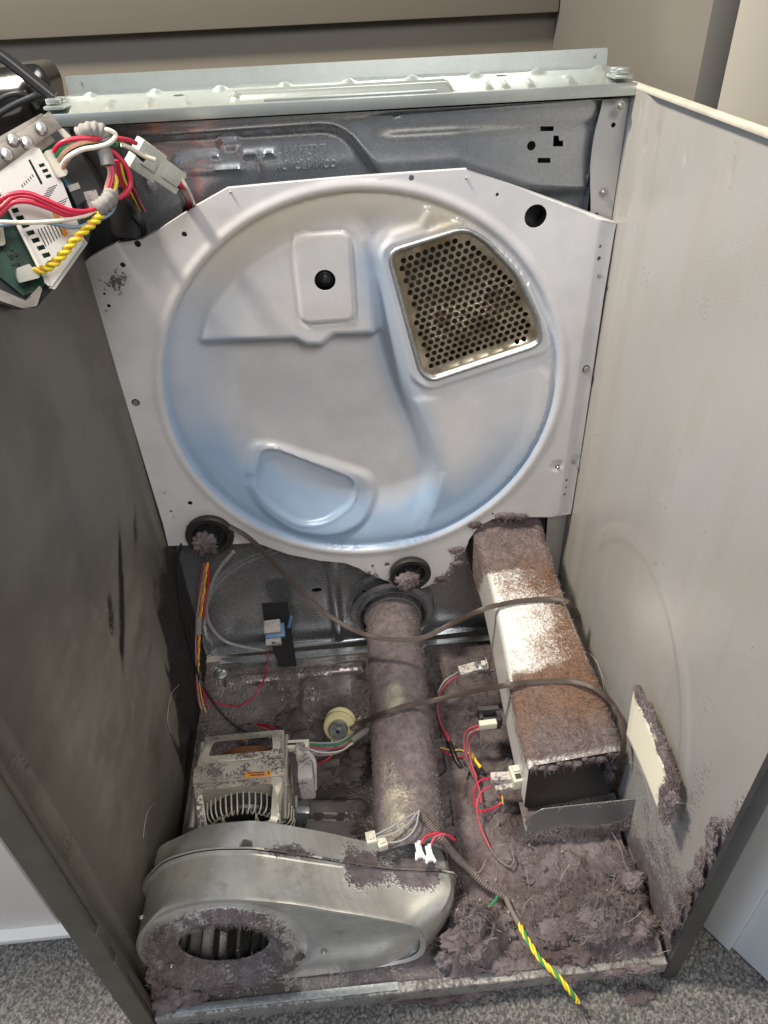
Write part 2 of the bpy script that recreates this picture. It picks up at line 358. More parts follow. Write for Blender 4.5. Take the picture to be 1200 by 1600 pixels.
def gridsurf(f, u0, u1, v0, v1, nu, nv):
    U, Vv = np.meshgrid(np.linspace(u0, u1, nu + 1), np.linspace(v0, v1, nv + 1), indexing='ij'); P = np.asarray(f(U.ravel(), Vv.ravel()))
    i, j = np.meshgrid(np.arange(nu), np.arange(nv), indexing='ij'); a = (i * (nv + 1) + j).ravel(); F = np.stack([a, a + nv + 1, a + nv + 2, a + 1], 1)
    return P, F, U.ravel(), Vv.ravel()
_G = rng.random((64, 64, 64))
def vn(x, y, z):                                                # value noise 0..1
    x = np.asarray(x, float); y = np.asarray(y, float); z = np.asarray(z, float) + np.zeros_like(x)
    xi, yi, zi = np.floor(x).astype(int), np.floor(y).astype(int), np.floor(z).astype(int); fx, fy, fz = x - xi, y - yi, z - zi
    fx, fy, fz = (t * t * (3 - 2 * t) for t in (fx, fy, fz)); r = 0
    for a in (0, 1):
        for b in (0, 1):
            for c in (0, 1):
                r = r + _G[(xi + a) % 64, (yi + b) % 64, (zi + c) % 64] * (fx if a else 1 - fx) * (fy if b else 1 - fy) * (fz if c else 1 - fz)
    return r
def fbm(x, y, z, s, o=4):
    r = 0; a = 1; t = 0
    for i in range(o): r = r + a * vn(x * s, y * s + 7 * i, np.asarray(z) * s); t += a; a *= 0.5; s *= 2.03
    return r / t
def fibres(name, pos, nor, length, rad, m, parent=None, lift=0.6, seg=3, curl=0.7):
    pos = np.asarray(pos, float); n = len(pos); nor = np.asarray(nor, float) + np.zeros((n, 3))
    d = rng.normal(size=(n, 3)); d = d / np.linalg.norm(d, axis=1)[:, None] + nor * lift; d /= np.linalg.norm(d, axis=1)[:, None]
    L = length * (0.35 + rng.random(n) * 1.0) / seg; P = [pos]; w0 = rng.normal(size=(n, 3))
    turn = rng.normal(size=(n, 3)) * curl
    for s_ in range(seg):
        d = d + turn / seg; d /= np.linalg.norm(d, axis=1)[:, None]; P.append(P[-1] + d * L[:, None])
    P = np.stack(P, 1); side = np.cross(d, w0); side /= np.linalg.norm(side, axis=1)[:, None] + 1e-9
    ws = np.array([1.0] * seg + [0.3]) * rad
    A = P - side[:, None, :] * ws[None, :, None]; Bv = P + side[:, None, :] * ws[None, :, None]
    V = np.stack([A, Bv], 2).reshape(-1, 3); k = (seg + 1) * 2
    q = np.array([[2 * i, 2 * i + 1, 2 * i + 3, 2 * i + 2] for i in range(seg)]); F = (np.arange(n)[:, None, None] * k + q[None]).reshape(-1, 4)
    loc = ROOT.get(parent.name, (0, 0, 0)) if parent else (0, 0, 0)
    V = V - np.array(loc); me = bpy.data.meshes.new(name); me.vertices.add(len(V)); me.vertices.foreach_set('co', V.astype(np.float32).ravel())
    me.loops.add(F.size); me.loops.foreach_set('vertex_index', F.astype(np.int32).ravel()); me.polygons.add(len(F))
    me.polygons.foreach_set('loop_start', (np.arange(len(F)) * 4).astype(np.int32)); me.update(calc_edges=True); me.materials.append(m)
    o = bpy.data.objects.new(name, me); COL.objects.link(o)
    if parent: o.parent = parent; ROOT[o.name] = loc
    return o
def sample(V, F, n, wt=None):
    V = np.asarray(V); F = np.array([f[:3] for f in F] + [[f[0], f[2], f[3]] for f in F if len(f) == 4]); a, b, c = V[F[:, 0]], V[F[:, 1]], V[F[:, 2]]
    cr = np.cross(b - a, c - a); ar = np.linalg.norm(cr, axis=1); w = ar.copy()
    if wt is not None: w = w * np.asarray(wt)[F].mean(axis=1)
    i = rng.choice(len(F), n, p=w / w.sum()); u = rng.random(n); v = rng.random(n); fl = u + v > 1; u[fl] = 1 - u[fl]; v[fl] = 1 - v[fl]
    return a[i] + u[:, None] * (b - a)[i] + v[:, None] * (c - a)[i], cr[i] / (ar[i][:, None] + 1e-12)
def screw_mesh(name, r, h):
    mb = MB(); mb.lathe([(0.0001, h), (r * 0.7, h * 0.95), (r, h * 0.45), (r, 0), (r * 1.7, -0.0001), (r * 1.75, -0.0008)], n=12, axis=(0, 0, 1))
    mb.box((0, 0, h), (r * 1.2, r * 0.25, h * 0.15)); me = bpy.data.meshes.new(name); me.from_pydata(mb.V, [], mb.F); finish(me, M['screw'], 0.8); return me
SCREW = screw_mesh('screw', 0.0035, 0.0035); STUD = screw_mesh('stud', 0.0017, 0.0055)
FRONT = (pi / 2, 0, 0)          # screw head looking towards -y
# ================================================================== THE SETTING
def carpet():
    x0, x1, y0, y1 = -0.40, 1.15, -0.16, 0.34
    def f(U, V):
        z = CARPET_Z + 0.0045 * (vn(U * 480, V * 480, 0.0) - 0.5) + 0.003 * (fbm(U, V, 0.3, 40, 3) - 0.5); return np.stack([U, V, z], 1)
    P, F, U, V = gridsurf(f, x0, x1, y0, y1, 1000, 330)
    tone = vn(P[:, 0] * 450 + 9, P[:, 1] * 450, 3.3); P[:, 2] -= 0.0
    n = len(P); P = np.concatenate([P, [[-3, -3, CARPET_Z], [4, -3, CARPET_Z], [4, 3, CARPET_Z], [-3, 3, CARPET_Z], [x0, y0, CARPET_Z], [x1, y0, CARPET_Z], [x1, y1, CARPET_Z], [x0, y1, CARPET_Z]]])
    Fl = F.tolist() + [[n, n + 1, n + 5, n + 4], [n + 1, n + 2, n + 6, n + 5], [n + 2, n + 3, n + 7, n + 6], [n + 3, n, n + 4, n + 7]]
    return mk('carpet', P, Fl, M['carpet'], None, 1.5, {'tone': np.concatenate([tone, np.full(8, 0.5)])})
tag(carpet(), kind='structure')
AW = 1.126                                                      # alcove behind the machine
o = MB().box((-0.1, AW + 0.015, 0.80), (1.66, 0.03, 1.9), bev=0.001).build('alcove_back_wall', M['alcove']); tag(o, kind='structure')
o = MB().box((-0.1, AW - 0.012, 1.125), (1.656, 0.026, 0.26), bev=0.002).build('alcove_shelf', M['alcove_dk'])
tag(o, 'taupe boxed shelf running along the alcove above the machine', 'shelf')
o = MB().box((0.745, 0.83, 0.9), (0.03, 0.60, 1.9), bev=0.001).build('alcove_side_wall', M['alcove_side']); tag(o, kind='structure')
o = MB().box((1.78, 0.56, 0.95), (2.04, 0.06, 2.1)).build('cream_wall', M['cream_wall']); tag(o, kind='structure')
# white laminate cupboard on the left, panelled door on the right
t = thing('low_cupboard', 'white laminate cupboard front on the carpet left of the machine', 'cupboard', (-0.3, 0.16, CARPET_Z))
for i in range(2):
    MB().box((-0.3225 if i else -0.1065, 0.156, 0.391), (0.300 if i else 0.125, 0.018, 0.858), bev=0.0015).build('cupboard_door', M['white_cab'], t)
MB().box((-0.35, 0.26, 0.38), (0.60, 0.17, 0.84)).build('carcass', M['white_cab'], t)
MB().box((-0.33, 0.148, -0.0435), (0.56, 0.034, 0.011), bev=0.001).build('plinth', M['wplast'], t)
a = np.array([0.764, 0.06]); dr = np.array([0.051, -0.082]); dr /= np.linalg.norm(dr); nr = np.array([-dr[1], dr[0]])
t = thing('white_door', 'white panelled door standing at an angle on the carpet right of the machine', 'door', (a[0], a[1], CARPET_Z))
yaw = math.atan2(dr[1], dr[0])
def dbox(mb, s0, s1, n0, n1, z0, z1, bev=0.002):
    c = a + dr * (s0 + s1) / 2 + nr * (n0 + n1) / 2; mb.box((c[0], c[1], (z0 + z1) / 2), (s1 - s0, n1 - n0, z1 - z0), (0, 0, yaw), bev)
mb = MB(); dbox(mb, 0.0, 0.62, 0.004, 0.040, CARPET_Z + 0.008, 1.9, 0.001); mb.build('door_panel', M['white_door'], t)
mb = MB(); dbox(mb, 0.0, 0.045, -0.004, 0.004, CARPET_Z + 0.008, 1.9); mb.build('stile', M['white_door'], t)
mb = MB()
for (s0, s1, z0, z1) in ((0.095, 0.50, 0.22, 0.236), (0.095, 0.50, 0.80, 0.816), (0.095, 0.111, 0.236, 0.80), (0.484, 0.50, 0.236, 0.80)): dbox(mb, s0, s1, -0.006, 0.005, z0, z1, 0.004)
mb.build('moulding', M['white_door'], t)

# ================================================================== CABINET
cab = thing('dryer_cabinet', 'open steel clothes dryer cabinet with grey painted sides standing on the carpet', 'dryer cabinet', (0.34, 0.3, CARPET_Z))
# --- right side panel
def wall(name, xin, sgn, m, dustf, wave):
    def f(U, V): return np.stack([xin + sgn * wave(U, V), U, V], 1)
    P, F, U, V = gridsurf(f, 0.0, D + 0.010, 0.0, H, 230, 340)
    if sgn > 0: F = F[:, ::-1]
    n = len(P); P = np.concatenate([P, [[xin + sgn * 0.010, 0, -0.045], [xin + sgn * 0.010, D + 0.03, -0.045], [xin + sgn * 0.010, D + 0.03, H], [xin + sgn * 0.010, 0, H]]])
    return mk(name, P, F.tolist() + [[n, n + 1, n + 2, n + 3]], m, cab, 0.7, {'dust': np.concatenate([dustf(U, V), np.zeros(4)]), 'haze': np.concatenate([haze_l(U, V), np.zeros(4)]), 'streak': np.concatenate([streak_r(U, V), np.zeros(4)]), 'soot': np.concatenate([soot_l(U, V), np.zeros(4)])})
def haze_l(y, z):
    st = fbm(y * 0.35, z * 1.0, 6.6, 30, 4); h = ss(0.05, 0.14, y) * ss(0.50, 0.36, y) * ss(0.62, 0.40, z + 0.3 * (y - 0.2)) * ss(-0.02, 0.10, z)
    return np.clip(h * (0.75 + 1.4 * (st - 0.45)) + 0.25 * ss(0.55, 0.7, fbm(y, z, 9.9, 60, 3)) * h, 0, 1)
def streak_r(y, z):
    a = fbm(y * 1.0, z * 0.10, 12.3, 60, 4); b = fbm(y + z * 0.3, z * 0.5 - y * 0.2, 3.3, 18, 4)
    return np.clip(0.5 * ss(0.50, 0.78, a) + 0.5 * ss(0.5, 0.75, b) + 0.35 * ss(0.45, 0.56, y), 0, 0.7)
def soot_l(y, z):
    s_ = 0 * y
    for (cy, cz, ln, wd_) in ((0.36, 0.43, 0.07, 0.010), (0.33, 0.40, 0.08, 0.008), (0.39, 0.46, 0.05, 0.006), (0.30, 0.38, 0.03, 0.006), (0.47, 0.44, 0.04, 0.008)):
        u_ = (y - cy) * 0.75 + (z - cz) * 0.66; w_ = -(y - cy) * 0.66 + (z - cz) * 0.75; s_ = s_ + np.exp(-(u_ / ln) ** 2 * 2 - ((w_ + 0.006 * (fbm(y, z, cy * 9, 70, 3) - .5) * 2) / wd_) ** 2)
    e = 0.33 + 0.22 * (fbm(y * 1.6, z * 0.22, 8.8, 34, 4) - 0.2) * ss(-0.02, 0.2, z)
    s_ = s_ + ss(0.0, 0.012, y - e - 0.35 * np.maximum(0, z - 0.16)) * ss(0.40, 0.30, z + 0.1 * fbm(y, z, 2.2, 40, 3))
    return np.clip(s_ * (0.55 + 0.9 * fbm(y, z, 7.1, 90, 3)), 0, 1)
def wave_r(y, z):
    w = 0.0022 * (fbm(y, z, 0.5, 3.2, 2) - 0.5) + 0.006 * ss(0.545, 0.52, y) - 0.0016 * ss(0.006, -0.006, np.abs(np.hypot(y - 0.30, (z - 0.20) * 0.8) - 0.20) - 0.010) * ss(0.5, 0.35, z)
    for (cy, cz, ry, rz) in ((.533, .893, .002, .010), (.51, .905, .004, .014), (.43, .90, .002, .010), (.33, .905, .002, .010), (.552, .925, .0015, .009)): w = w + 0.0022 * np.exp(-((y - cy) / ry) ** 2 - ((z - cz) / rz) ** 2)
    return w
def dust_r(y, z):
    d = 0.30 + 0.10 * (fbm(y * 1.0, z * 0.3, 5.1, 22, 4) - 0.5)
    d = d + 0.26 * ss(0.30, 0.02, z) * ss(0.30, 0.05, y) + 0.16 * ss(0.10, 0.0, z)
    d = d + 0.38 * ss(0.03, 0.0, y - 0.0) * ss(0.42, 0.3, z)                         # lint along the front edge
    d = d + 0.25 * np.exp(-(((y - 0.075) / 0.018) ** 2 + ((z - 0.30) / 0.06) ** 2))      # streak of spots
    d = d + 0.2 * ss(0.50, 0.57, y) * ss(0.35, 0.1, z)
    return d
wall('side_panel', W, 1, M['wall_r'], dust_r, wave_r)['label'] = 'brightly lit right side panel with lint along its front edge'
def wave_l(y, z): return 0.002 * (fbm(y, z, 1.5, 3.2, 2) - 0.5) + 0.005 * ss(0.045, 0.035, y) + 0.005 * ss(0.535, 0.515, y)
def dust_l(y, z):
    d = 0.22 + 0.30 * ss(0.40, 0.52, y + 0.10 * (fbm(y, z, 4.4, 25, 3) - 0.5)) * ss(0.40, 0.28, z)
    d = d + 0.5 * ss(0.03, 0.10, y - 0.33 - 0.1 * (fbm(y * 1.0, z * 0.2, 2.2, 40, 3))) * ss(0.30, 0.18, z)
    d = d + 0.34 * np.exp(-(((y - 0.30 - (z - 0.43) * 0.6) / 0.022) ** 2 + ((z - 0.43) / 0.05) ** 2)) + 0.15 * ss(0.10, 0.03, y)
    return d
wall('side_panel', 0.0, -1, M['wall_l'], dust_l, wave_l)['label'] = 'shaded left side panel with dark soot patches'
# front returns of both sides, top rims
mb = MB().box((W + 0.011, 0.001, 0.46), (0.022, 0.009, 1.02), bev=0.004)
mb.build('front_flange', M['cab_out'], cab)
mb = MB().box((-0.014, 0.0, 0.46), (0.028, 0.008, 1.02), bev=0.003); mb.box((-0.003, 0.009, 0.46), (0.010, 0.010, 0.97), bev=0.004)
for z in (0.16, 0.235): mb.box((-0.0035, 0.003, z), (0.011, 0.016, 0.05), bev=0.004)
mb.build('front_flange', M['cab_trim'], cab)
mb = MB().box((W + 0.005, D / 2 + 0.005, H + 0.001), (0.012, D + 0.01, 0.005), bev=0.002); mb.build('top_rim', M['rim'], cab)
mb = MB().box((-0.006, D / 2 + 0.005, H + 0.001), (0.014, D + 0.01, 0.005), bev=0.002); mb.build('top_rim', M['cab_trim'], cab)
# rear corner flange on the right, with wavy edge and holes
def wavy(z): return W - 0.034 + 0.005 * math.sin(z * 34) * (1 if math.sin(z * 17) > 0 else 0.3)
zs = np.linspace(0.02, H - 0.012, 90); out = [(W - 0.001, zs[0])] + [(W - 0.001, zs[-1])] + [(wavy(z), z) for z in zs[::-1]]
holes = [circ(W - 0.016, 0.905, 0.003, 8), circ(W - 0.022, 0.80, 0.0032, 8), circ(W - 0.022, 0.745, 0.003, 8), rrect(W - 0.020, 0.772, 0.010, 0.020, 0.001)]
V, F, uv = plate(out, holes, lambda U, Vv: np.stack([U, np.full_like(U, D - 0.008), Vv], 1), (0, 0.0012, 0))
mk('corner_flange', V, F, M['wall_r'], cab, 0.6)
inst('screw', SCREW, cab, (W - 0.017, D - 0.009, 0.828), FRONT)
# --- back panel: stamped sheet with slots
TXT = []
def back_d(x, z):
    d = np.zeros_like(x)
    top = roundpoly([(0.03, 0.915), (0.335, 0.918), (0.372, 0.862), (0.40, 0.84), (0.40, 0.55), (0.03, 0.55)], 0.03)
    d += 0.016 * ss(-0.006, 0.008, sdf(x, z, top))
    d += -0.006 * ss(0.0, 0.012, z - 0.902) * ss(0.015, 0.0, z - 0.928) * ss(0.36, 0.40, x)
    d += 0.010 * ss(0.035, 0.015, z - 0.80) * ss(0.42, 0.46, x)
    for (x0, z0, x1, z1, w) in BARS:
        ex, ez = x1 - x0, z1 - z0; t = np.clip(((x - x0) * ex + (z - z0) * ez) / (ex * ex + ez * ez), 0, 1); q = np.hypot(x - x0 - t * ex, z - z0 - t * ez); d -= 0.0035 * ss(w, w * 0.45, q)
    # low dished area and pipe collar recess
    r = np.hypot(x - 0.20, (z - 0.06) * 1.0); d += 0.012 * ss(0.205, 0.190, r) * ss(0.47, 0.45, x)
    d -= 0.006 * ss(0.004, 0.0, np.abs(x - 0.262) - 0.006) * ss(0.25, 0.2, z)
    d -= 0.004 * ss(0.083, 0.079, np.hypot(x - 0.368, z - 0.092))
    return d
def BP(u, v): p = at(u, v, 1, D); return (p[0], p[2])
BARS = [(*BP(270, 258), *BP(340, 252), 0.004), (*BP(375, 250), *BP(428, 246), 0.004), (*BP(405, 250), *BP(408, 282), 0.004), (*BP(215, 262), *BP(230, 300), 0.004), (*BP(270, 272), *BP(372, 270), 0.006), (*BP(344, 231), *BP(368, 229), 0.006)]
slots = [[BP(*q) for q in pp] for pp in (((847, 199), (868, 199), (868, 207), (847, 207)), ((843, 249), (863, 249), (863, 257), (843, 257)), ((868, 214), (876, 214), (877, 222), (883, 222), (883, 231), (867, 231)))]
c = BP(833, 230); slots.append(circ(c[0], c[1], 0.0055, 14)); c = BP(495, 934); slots.append([(c[0] + 0.010 * math.cos(q), c[1] + 0.005 * math.sin(q)) for q in np.linspace(0, 2 * pi, 12, endpoint=False)])
slots.append(rrect(0.318, 0.135, 0.006, 0.006, 0.0005, rot=0.78))
V, F, uv = plate([(-0.006, 0.004), (W - 0.03, 0.004), (W - 0.03, 0.932), (-0.006, 0.932)], slots, lambda U, Vv: np.stack([U, D + 0.009 + back_d(U, Vv), Vv], 1), (0, 0.0012, 0), grid=0.0052)
mk('back_panel', V, F, M['galv_dk'], cab, 0.9)
MB().box((W / 2, D + 0.045, 0.49), (W + 0.03, 0.002, 0.90)).build('dark_slot_backing', M['dark'], cab)  # added dark sheet, keeps the slots dark against the lit alcove
# stamped lettering, read from behind (mirrored), standing proud of the sheet
lets = []
for k, word in enumerate(('EXTERNAL', 'GROUND', 'CONNECTOR')):
    cu = bpy.data.curves.new('lettering', 'FONT'); cu.body = word; cu.size = 0.0118; cu.extrude = 0.0014; cu.bevel_depth = 0.0002; cu.align_x = 'CENTER'; cu.space_character = 1.08
    to = bpy.data.objects.new('lettering', cu); COL.objects.link(to); dg = bpy.context.evaluated_depsgraph_get(); me = bpy.data.meshes.new_from_object(to.evaluated_get(dg)); bpy.data.objects.remove(to)
    cx, cz = BP(473 + 3 * k, 245 + 12.5 * k)
    V = [(cx - v.co.x, D + 0.0238 - v.co.z, cz + v.co.y) for v in me.vertices]; F = [list(p.vertices)[::-1] for p in me.polygons]
    mk('stamped_lettering', V, F, M['galv'], cab, 0.6)
# collar round the exhaust outlet
MB().lathe([(0.058, 0.004), (0.062, -0.008), (0.066, -0.009), (0.068, 0.0), (0.078, 0.0015)], (0.368, D - 0.004, 0.092), (0, 1, 0), 48).build('pipe_collar', M['galv_dk'], cab)
# --- base pan with embossed channels
def base_h(x, y):
    z = 0.0015 * (fbm(x, y, 0.2, 12, 2) - 0.5)
    for (x0, y0, x1, y1, w, h) in ((0.215, 0.12, 0.215, 0.20, 0.010, 0.008), (0.24, 0.12, 0.24, 0.205, 0.007, 0.008), (0.27, 0.12, 0.275, 0.21, 0.006, 0.007), (0.19, 0.27, 0.28, 0.26, 0.02, 0.010), (0.16, 0.42, 0.28, 0.42, 0.03, -0.006), (0.05, 0.545, 0.30, 0.555, 0.012, 0.006), (0.20, 0.45, 0.20, 0.52, 0.02, 0.004), (0.425, 0.06, 0.44, 0.56, 0.006, 0.010), (0.47, 0.06, 0.47, 0.5, 0.010, -0.004)):
        ex, ey = x1 - x0, y1 - y0; t = np.clip(((x - x0) * ex + (y - y0) * ey) / (ex * ex + ey * ey), 0, 1); q = np.hypot(x - x0 - t * ex, y - y0 - t * ey); z = z + h * ss(w, w * 0.5, q)
    return z
def bdust(x, y):
    d = 0.54 - 0.06 * ss(0.38, 0.34, x) + 0.34 * (fbm(x, y, 0.9, 14, 3) - 0.5) + 0.3 * ss(0.38, 0.42, x)
    d = d - 0.34 * ss(0.06, 0.03, np.hypot(x - 0.245, (y - 0.16) * 0.8)) - 0.22 * ss(0.05, 0.02, np.hypot(x - 0.22, y - 0.262)) - 0.15 * ss(0.04, 0.01, np.hypot(x - 0.26, y - 0.52)) - 0.14 * ss(0.03, 0.01, np.hypot(x - 0.25, y - 0.42)) - 0.12 * ss(0.04, 0.0, y) * ss(0.3, 0.1, x)
    return d
h1 = circ(*at(731, 1271, 2, 0.0)[:2], 0.0035, 10)
V, F, uv = plate([(0.002, 0.002), (W - 0.002, 0.002), (W - 0.002, D - 0.003), (0.002, D - 0.003)], [h1], lambda U, Vv: np.stack([U, Vv, base_h(U, Vv)], 1), (0, 0, -0.0012), grid=0.004)
mk('base_pan', V, F, M['base'], cab, 0.7, {'dust': bdust(uv[:, 0], uv[:, 1])})
mb = MB().box((W / 2 + 0.001, -0.002, -0.009), (W - 0.004, 0.003, 0.026), bev=0.001); mb.box((W / 2 + 0.001, 0.003, 0.0045), (W - 0.006, 0.012, 0.002), bev=0.0008)
mb.build('front_lip', mat('linty_lip', (0.36, 0.35, 0.32), 0.45, 0.5, dust=0.47, dscale=40), cab)
MB().box((0.17, 0.004, 0.0075), (0.30, 0.010, 0.003), bev=0.001).build('lip_strip', M['galv'], cab)
mb = MB().box((0.25, D - 0.022, 0.006), (0.36, 0.004, 0.014), bev=0.001); mb.box((0.34, D - 0.014, 0.013), (0.62, 0.014, 0.0015), bev=0.0005); mb.build('rear_lip', M['galv'], cab)
for x, y in ((0.02, 0.03), (W - 0.02, 0.03), (0.02, D - 0.03), (W - 0.02, D - 0.03)):
    MB().lathe([(0.0, 0.0), (0.018, 0.0), (0.020, 0.012), (0.008, 0.016), (0.008, 0.045)], (x, y, CARPET_Z), (0, 0, 1), 16).build('foot', M['rubber'], cab)
c = at(345, 1052, 2, 0.0)
MB().lathe([(0.0001, 0.008), (0.004, 0.008), (0.0045, 0.004), (0.009, 0.0035), (0.014, 0.0), (0.0145, -0.002)], (c[0], c[1], 0.0015), (0, 0, 1), 20).build('bolt', M['galv'], cab)
for uv_ in ((440, 1073), (440, 1089)): 
    c = at(*uv_, 2, 0.004); inst('screw', SCREW, cab, (c[0], c[1], 0.001))
# --- rear top rail
rail = thing('rear_rail', 'long zinc coloured steel rail with pressed ribs across the top back of the cabinet', 'rail', (0.34, 0.61, H))
x0, x1 = -0.004, 0.680
def RT(u, v): p = at(u, v, 2, 0.952); return (p[0], p[1])
rh = []
for (u, v, a_, b_) in ((281, 155, 0.007, 0.004), (783, 126, 0.007, 0.004)):
    c = RT(u, v); rh.append([(c[0] + a_ * math.cos(q), c[1] + b_ * math.sin(q)) for q in np.linspace(0, 2 * pi, 14, endpoint=False)])
def rail_z(x, y):
    z = 0.948 + (y - 0.578) * 0.14
    for k in range(4):
        q = np.abs(y - (0.598 + 0.011 * k)); z = z + 0.0034 * ss(0.0035, 0.0015, q) * ss(0.0, 0.01, x - 0.20) * ss(0.0, 0.01, 0.47 - x)
    for xx in (0.065, 0.11, 0.155, 0.21, 0.51, 0.53, 0.56, 0.61): z = z + 0.0025 * ss(0.004, 0.001, np.abs(x - xx)) * ss(0.0, 0.008, y - 0.592) * ss(0.0, 0.008, 0.632 - y)
    for k in range(9): z = z + 0.004 * ss(0.011, 0.002, np.hypot(x - (0.034 + 0.078 * k), (y - 0.655) * 0.6))
    return z
V, F, uv = plate([(x0, 0.578), (x1, 0.578), (x1, 0.655), (x0, 0.655)], rh, lambda U, Vv: np.stack([U, Vv, rail_z(U, Vv)], 1), (0, 0, -0.0012), grid=0.0035)
mk('rail_top', V, F, M['rail'], rail, 0.9)
mb = MB().box(((x0 + x1) / 2, 0.5765, 0.9445), (x1 - x0, 0.002, 0.013), bev=0.0008); mb.box(((x0 + x1) / 2, 0.583, 0.9395), (x1 - x0 - 0.02, 0.012, 0.0015)); mb.build('front_hem', M['rail'], rail)
MB().box((0.345, 0.5805, 0.9525), (0.20, 0.006, 0.004), bev=0.001).build('hem_clip', M['rail'], rail)
fx0, fx1 = 0.008, 0.668
V, F, uv = plate(roundpoly([(fx0, 0.957), (fx1, 0.957), (fx1, 0.9795), (fx0, 0.9795)], 0.003), [circ(fx0 + 0.018, 0.971, 0.0022, 10), circ(fx1 - 0.016, 0.971, 0.0022, 10)], lambda U, Vv: np.stack([U, 0.655 + (Vv - 0.957) * 0.15, Vv], 1), (0, 0.0012, 0))
mk('upright_fin', V, F, M['rail'], rail)
for xx in (fx0 + 0.018, fx1 - 0.016): inst('screw', SCREW, rail, (xx, 0.6575, 0.971), FRONT, (0.4, 0.4, 0.5))
for xx in (x0 + 0.012, x1 - 0.014):
    mb = MB().box((xx, 0.600, 0.956), (0.022, 0.030, 0.004), bev=0.0015); mb.box((xx, 0.592, 0.962), (0.016, 0.008, 0.006), bev=0.002); mb.box((xx, 0.612, 0.961), (0.016, 0.006, 0.006), bev=0.002); mb.build('end_clip', M['rail'], rail)
inst('screw', SCREW, cab, (0.663, 0.575, 0.928), FRONT)

# ================================================================== REAR BULKHEAD
bh = thing('rear_bulkhead', 'large white enamelled bulkhead with a dished circular drum back facing the opening', 'bulkhead', (0.34, YB, 0.55))
RC = (0.340, 0.567); RR = 0.287
OUT = [B2(*q) for q in ((130, 412), (141, 402), (162, 390), (186, 379), (222, 374), (246, 361), (300, 326), (355, 295), (450, 286), (540, 278), (640, 271), (730, 265), (732, 268), (800, 290), (880, 318), (965, 350), (962, 362), (944, 470), (925, 600), (908, 715), (893, 805), (862, 808), (800, 808), (770, 811), (748, 822), (733, 843), (727, 860), (722, 880), (706, 896), (690, 908), (660, 919), (620, 914), (585, 900), (574, 896), (561, 888), (540, 880), (500, 876), (450, 866), (400, 848), (367, 850), (263, 853), (255, 820), (223, 715), (190, 605), (160, 505))]
pad_u = [B2(*q) for q in ((322, 533), (330, 475), (360, 402), (415, 352), (480, 334), (540, 340), (565, 380), (578, 440), (582, 521), (520, 522), (500, 539), (480, 539), (462, 529))]
pad_lr = [B2(*q) for q in ((642, 628), (700, 612), (845, 572), (868, 590), (866, 640), (842, 705), (785, 775), (715, 822), (660, 842), (655, 830), (676, 790), (690, 740), (676, 700), (655, 655))]
gr_o = roundpoly([B2(*q) for q in ((598, 392), (726, 350), (765, 372), (815, 425), (850, 500), (858, 545), (672, 606), (650, 592))], 0.016)
gr_i = roundpoly([B2(*q) for q in ((611, 398), (726, 362), (757, 380), (806, 431), (838, 500), (844, 536), (676, 592), (660, 580))], 0.013)
rrp = roundpoly([B2(*q) for q in ((455, 368), (546, 364), (555, 503), (472, 509))], 0.014, 6)
dsh = roundpoly([B2(*q) for q in ((398, 768), (408, 722), (430, 720), (556, 768), (553, 800), (510, 821), (470, 822), (430, 800))], 0.02)
dbig = roundpoly([B2(*q) for q in ((384, 760), (390, 712), (420, 712), (580, 762), (590, 790), (570, 825), (520, 842), (460, 835), (410, 800))], 0.025)
fing = [B2(*q) for q in ((606, 392), (618, 372), (660, 358), (668, 335))]
def sweep(x, z, pl):
    d = np.full_like(x, 9.0)
    for (a_, b_) in zip(pl[:-1], pl[1:]):
        ex, ez = b_[0] - a_[0], b_[1] - a_[1]; t = np.clip(((x - a_[0]) * ex + (z - a_[1]) * ez) / (ex * ex + ez * ez), 0, 1); d = np.minimum(d, np.hypot(x - a_[0] - t * ex, z - a_[1] - t * ez))
    return d
def bulk_d(x, z):
    r = np.hypot(x - RC[0], z - RC[1])
    d = 0.0075 * ss(RR + 0.001, RR - 0.0045, r) - 0.0018 * ss(0.010, 0.0, np.abs(r - RR - 0.006))
    bowl = ss(RR - 0.014, RR - 0.105, r); b = d + 0.0305 * bowl
    kr = ss(-0.024, 0.004, sdf(x, z, gr_r)); b = b * (1 - kr) + kr * (0.0055 + 0.002 * ss(RR - 0.014, RR - 0.04, r))
    k = ss(-0.019, 0.0, sdf(x, z, pad_u)) * ss(RR - 0.012, RR - 0.05, r); b = b * (1 - k) + k * 0.007
    k = ss(-0.010, 0.006, sdf(x, z, dbig)); b = b - 0.007 * k
    s_ = sdf(x, z, dsh); b = b + 0.004 * ss(-0.0045, 0.0045, s_) - 0.0015 * ss(0.004, 0.0, np.abs(s_ + 0.004))
    s_ = sdf(x, z, rrp); b = b - 0.0022 * ss(-0.0015, 0.0015, s_) + 0.0016 * ss(0.003, 0.0, np.abs(s_ + 0.003))
    s_ = sweep(x, z, fing); b = b - 0.004 * ss(0.011, 0.002, s_)
    s_ = sdf(x, z, gr_o); k = ss(-0.011, -0.001, s_); b = b * (1 - k) + k * 0.004; b = b - 0.0015 * ss(0.006, 0.0, np.abs(s_ + 0.004))
    s_ = sdf(x, z, pad_lr); b = b - 0.002 * ss(-0.004, 0.010, s_)
    d = np.where(r < RR - 0.010, b, d)
    for (u, v) in ((870, 728), (900, 722), (390, 758)): 
        c = B2(u, v); q = np.hypot(x - c[0], z - c[1]); d = d + 0.0025 * ss(0.012, 0.004, q)
    d = d + 0.004 * ss(0.0, 0.010, x - 0.655)
    return d
_e = spline([(*B2(*q), 0) for q in ((640, 850), (668, 812), (684, 770), (682, 725), (660, 660), (636, 600), (612, 510), (594, 430), (588, 385), (608, 362), (645, 350))], 5)
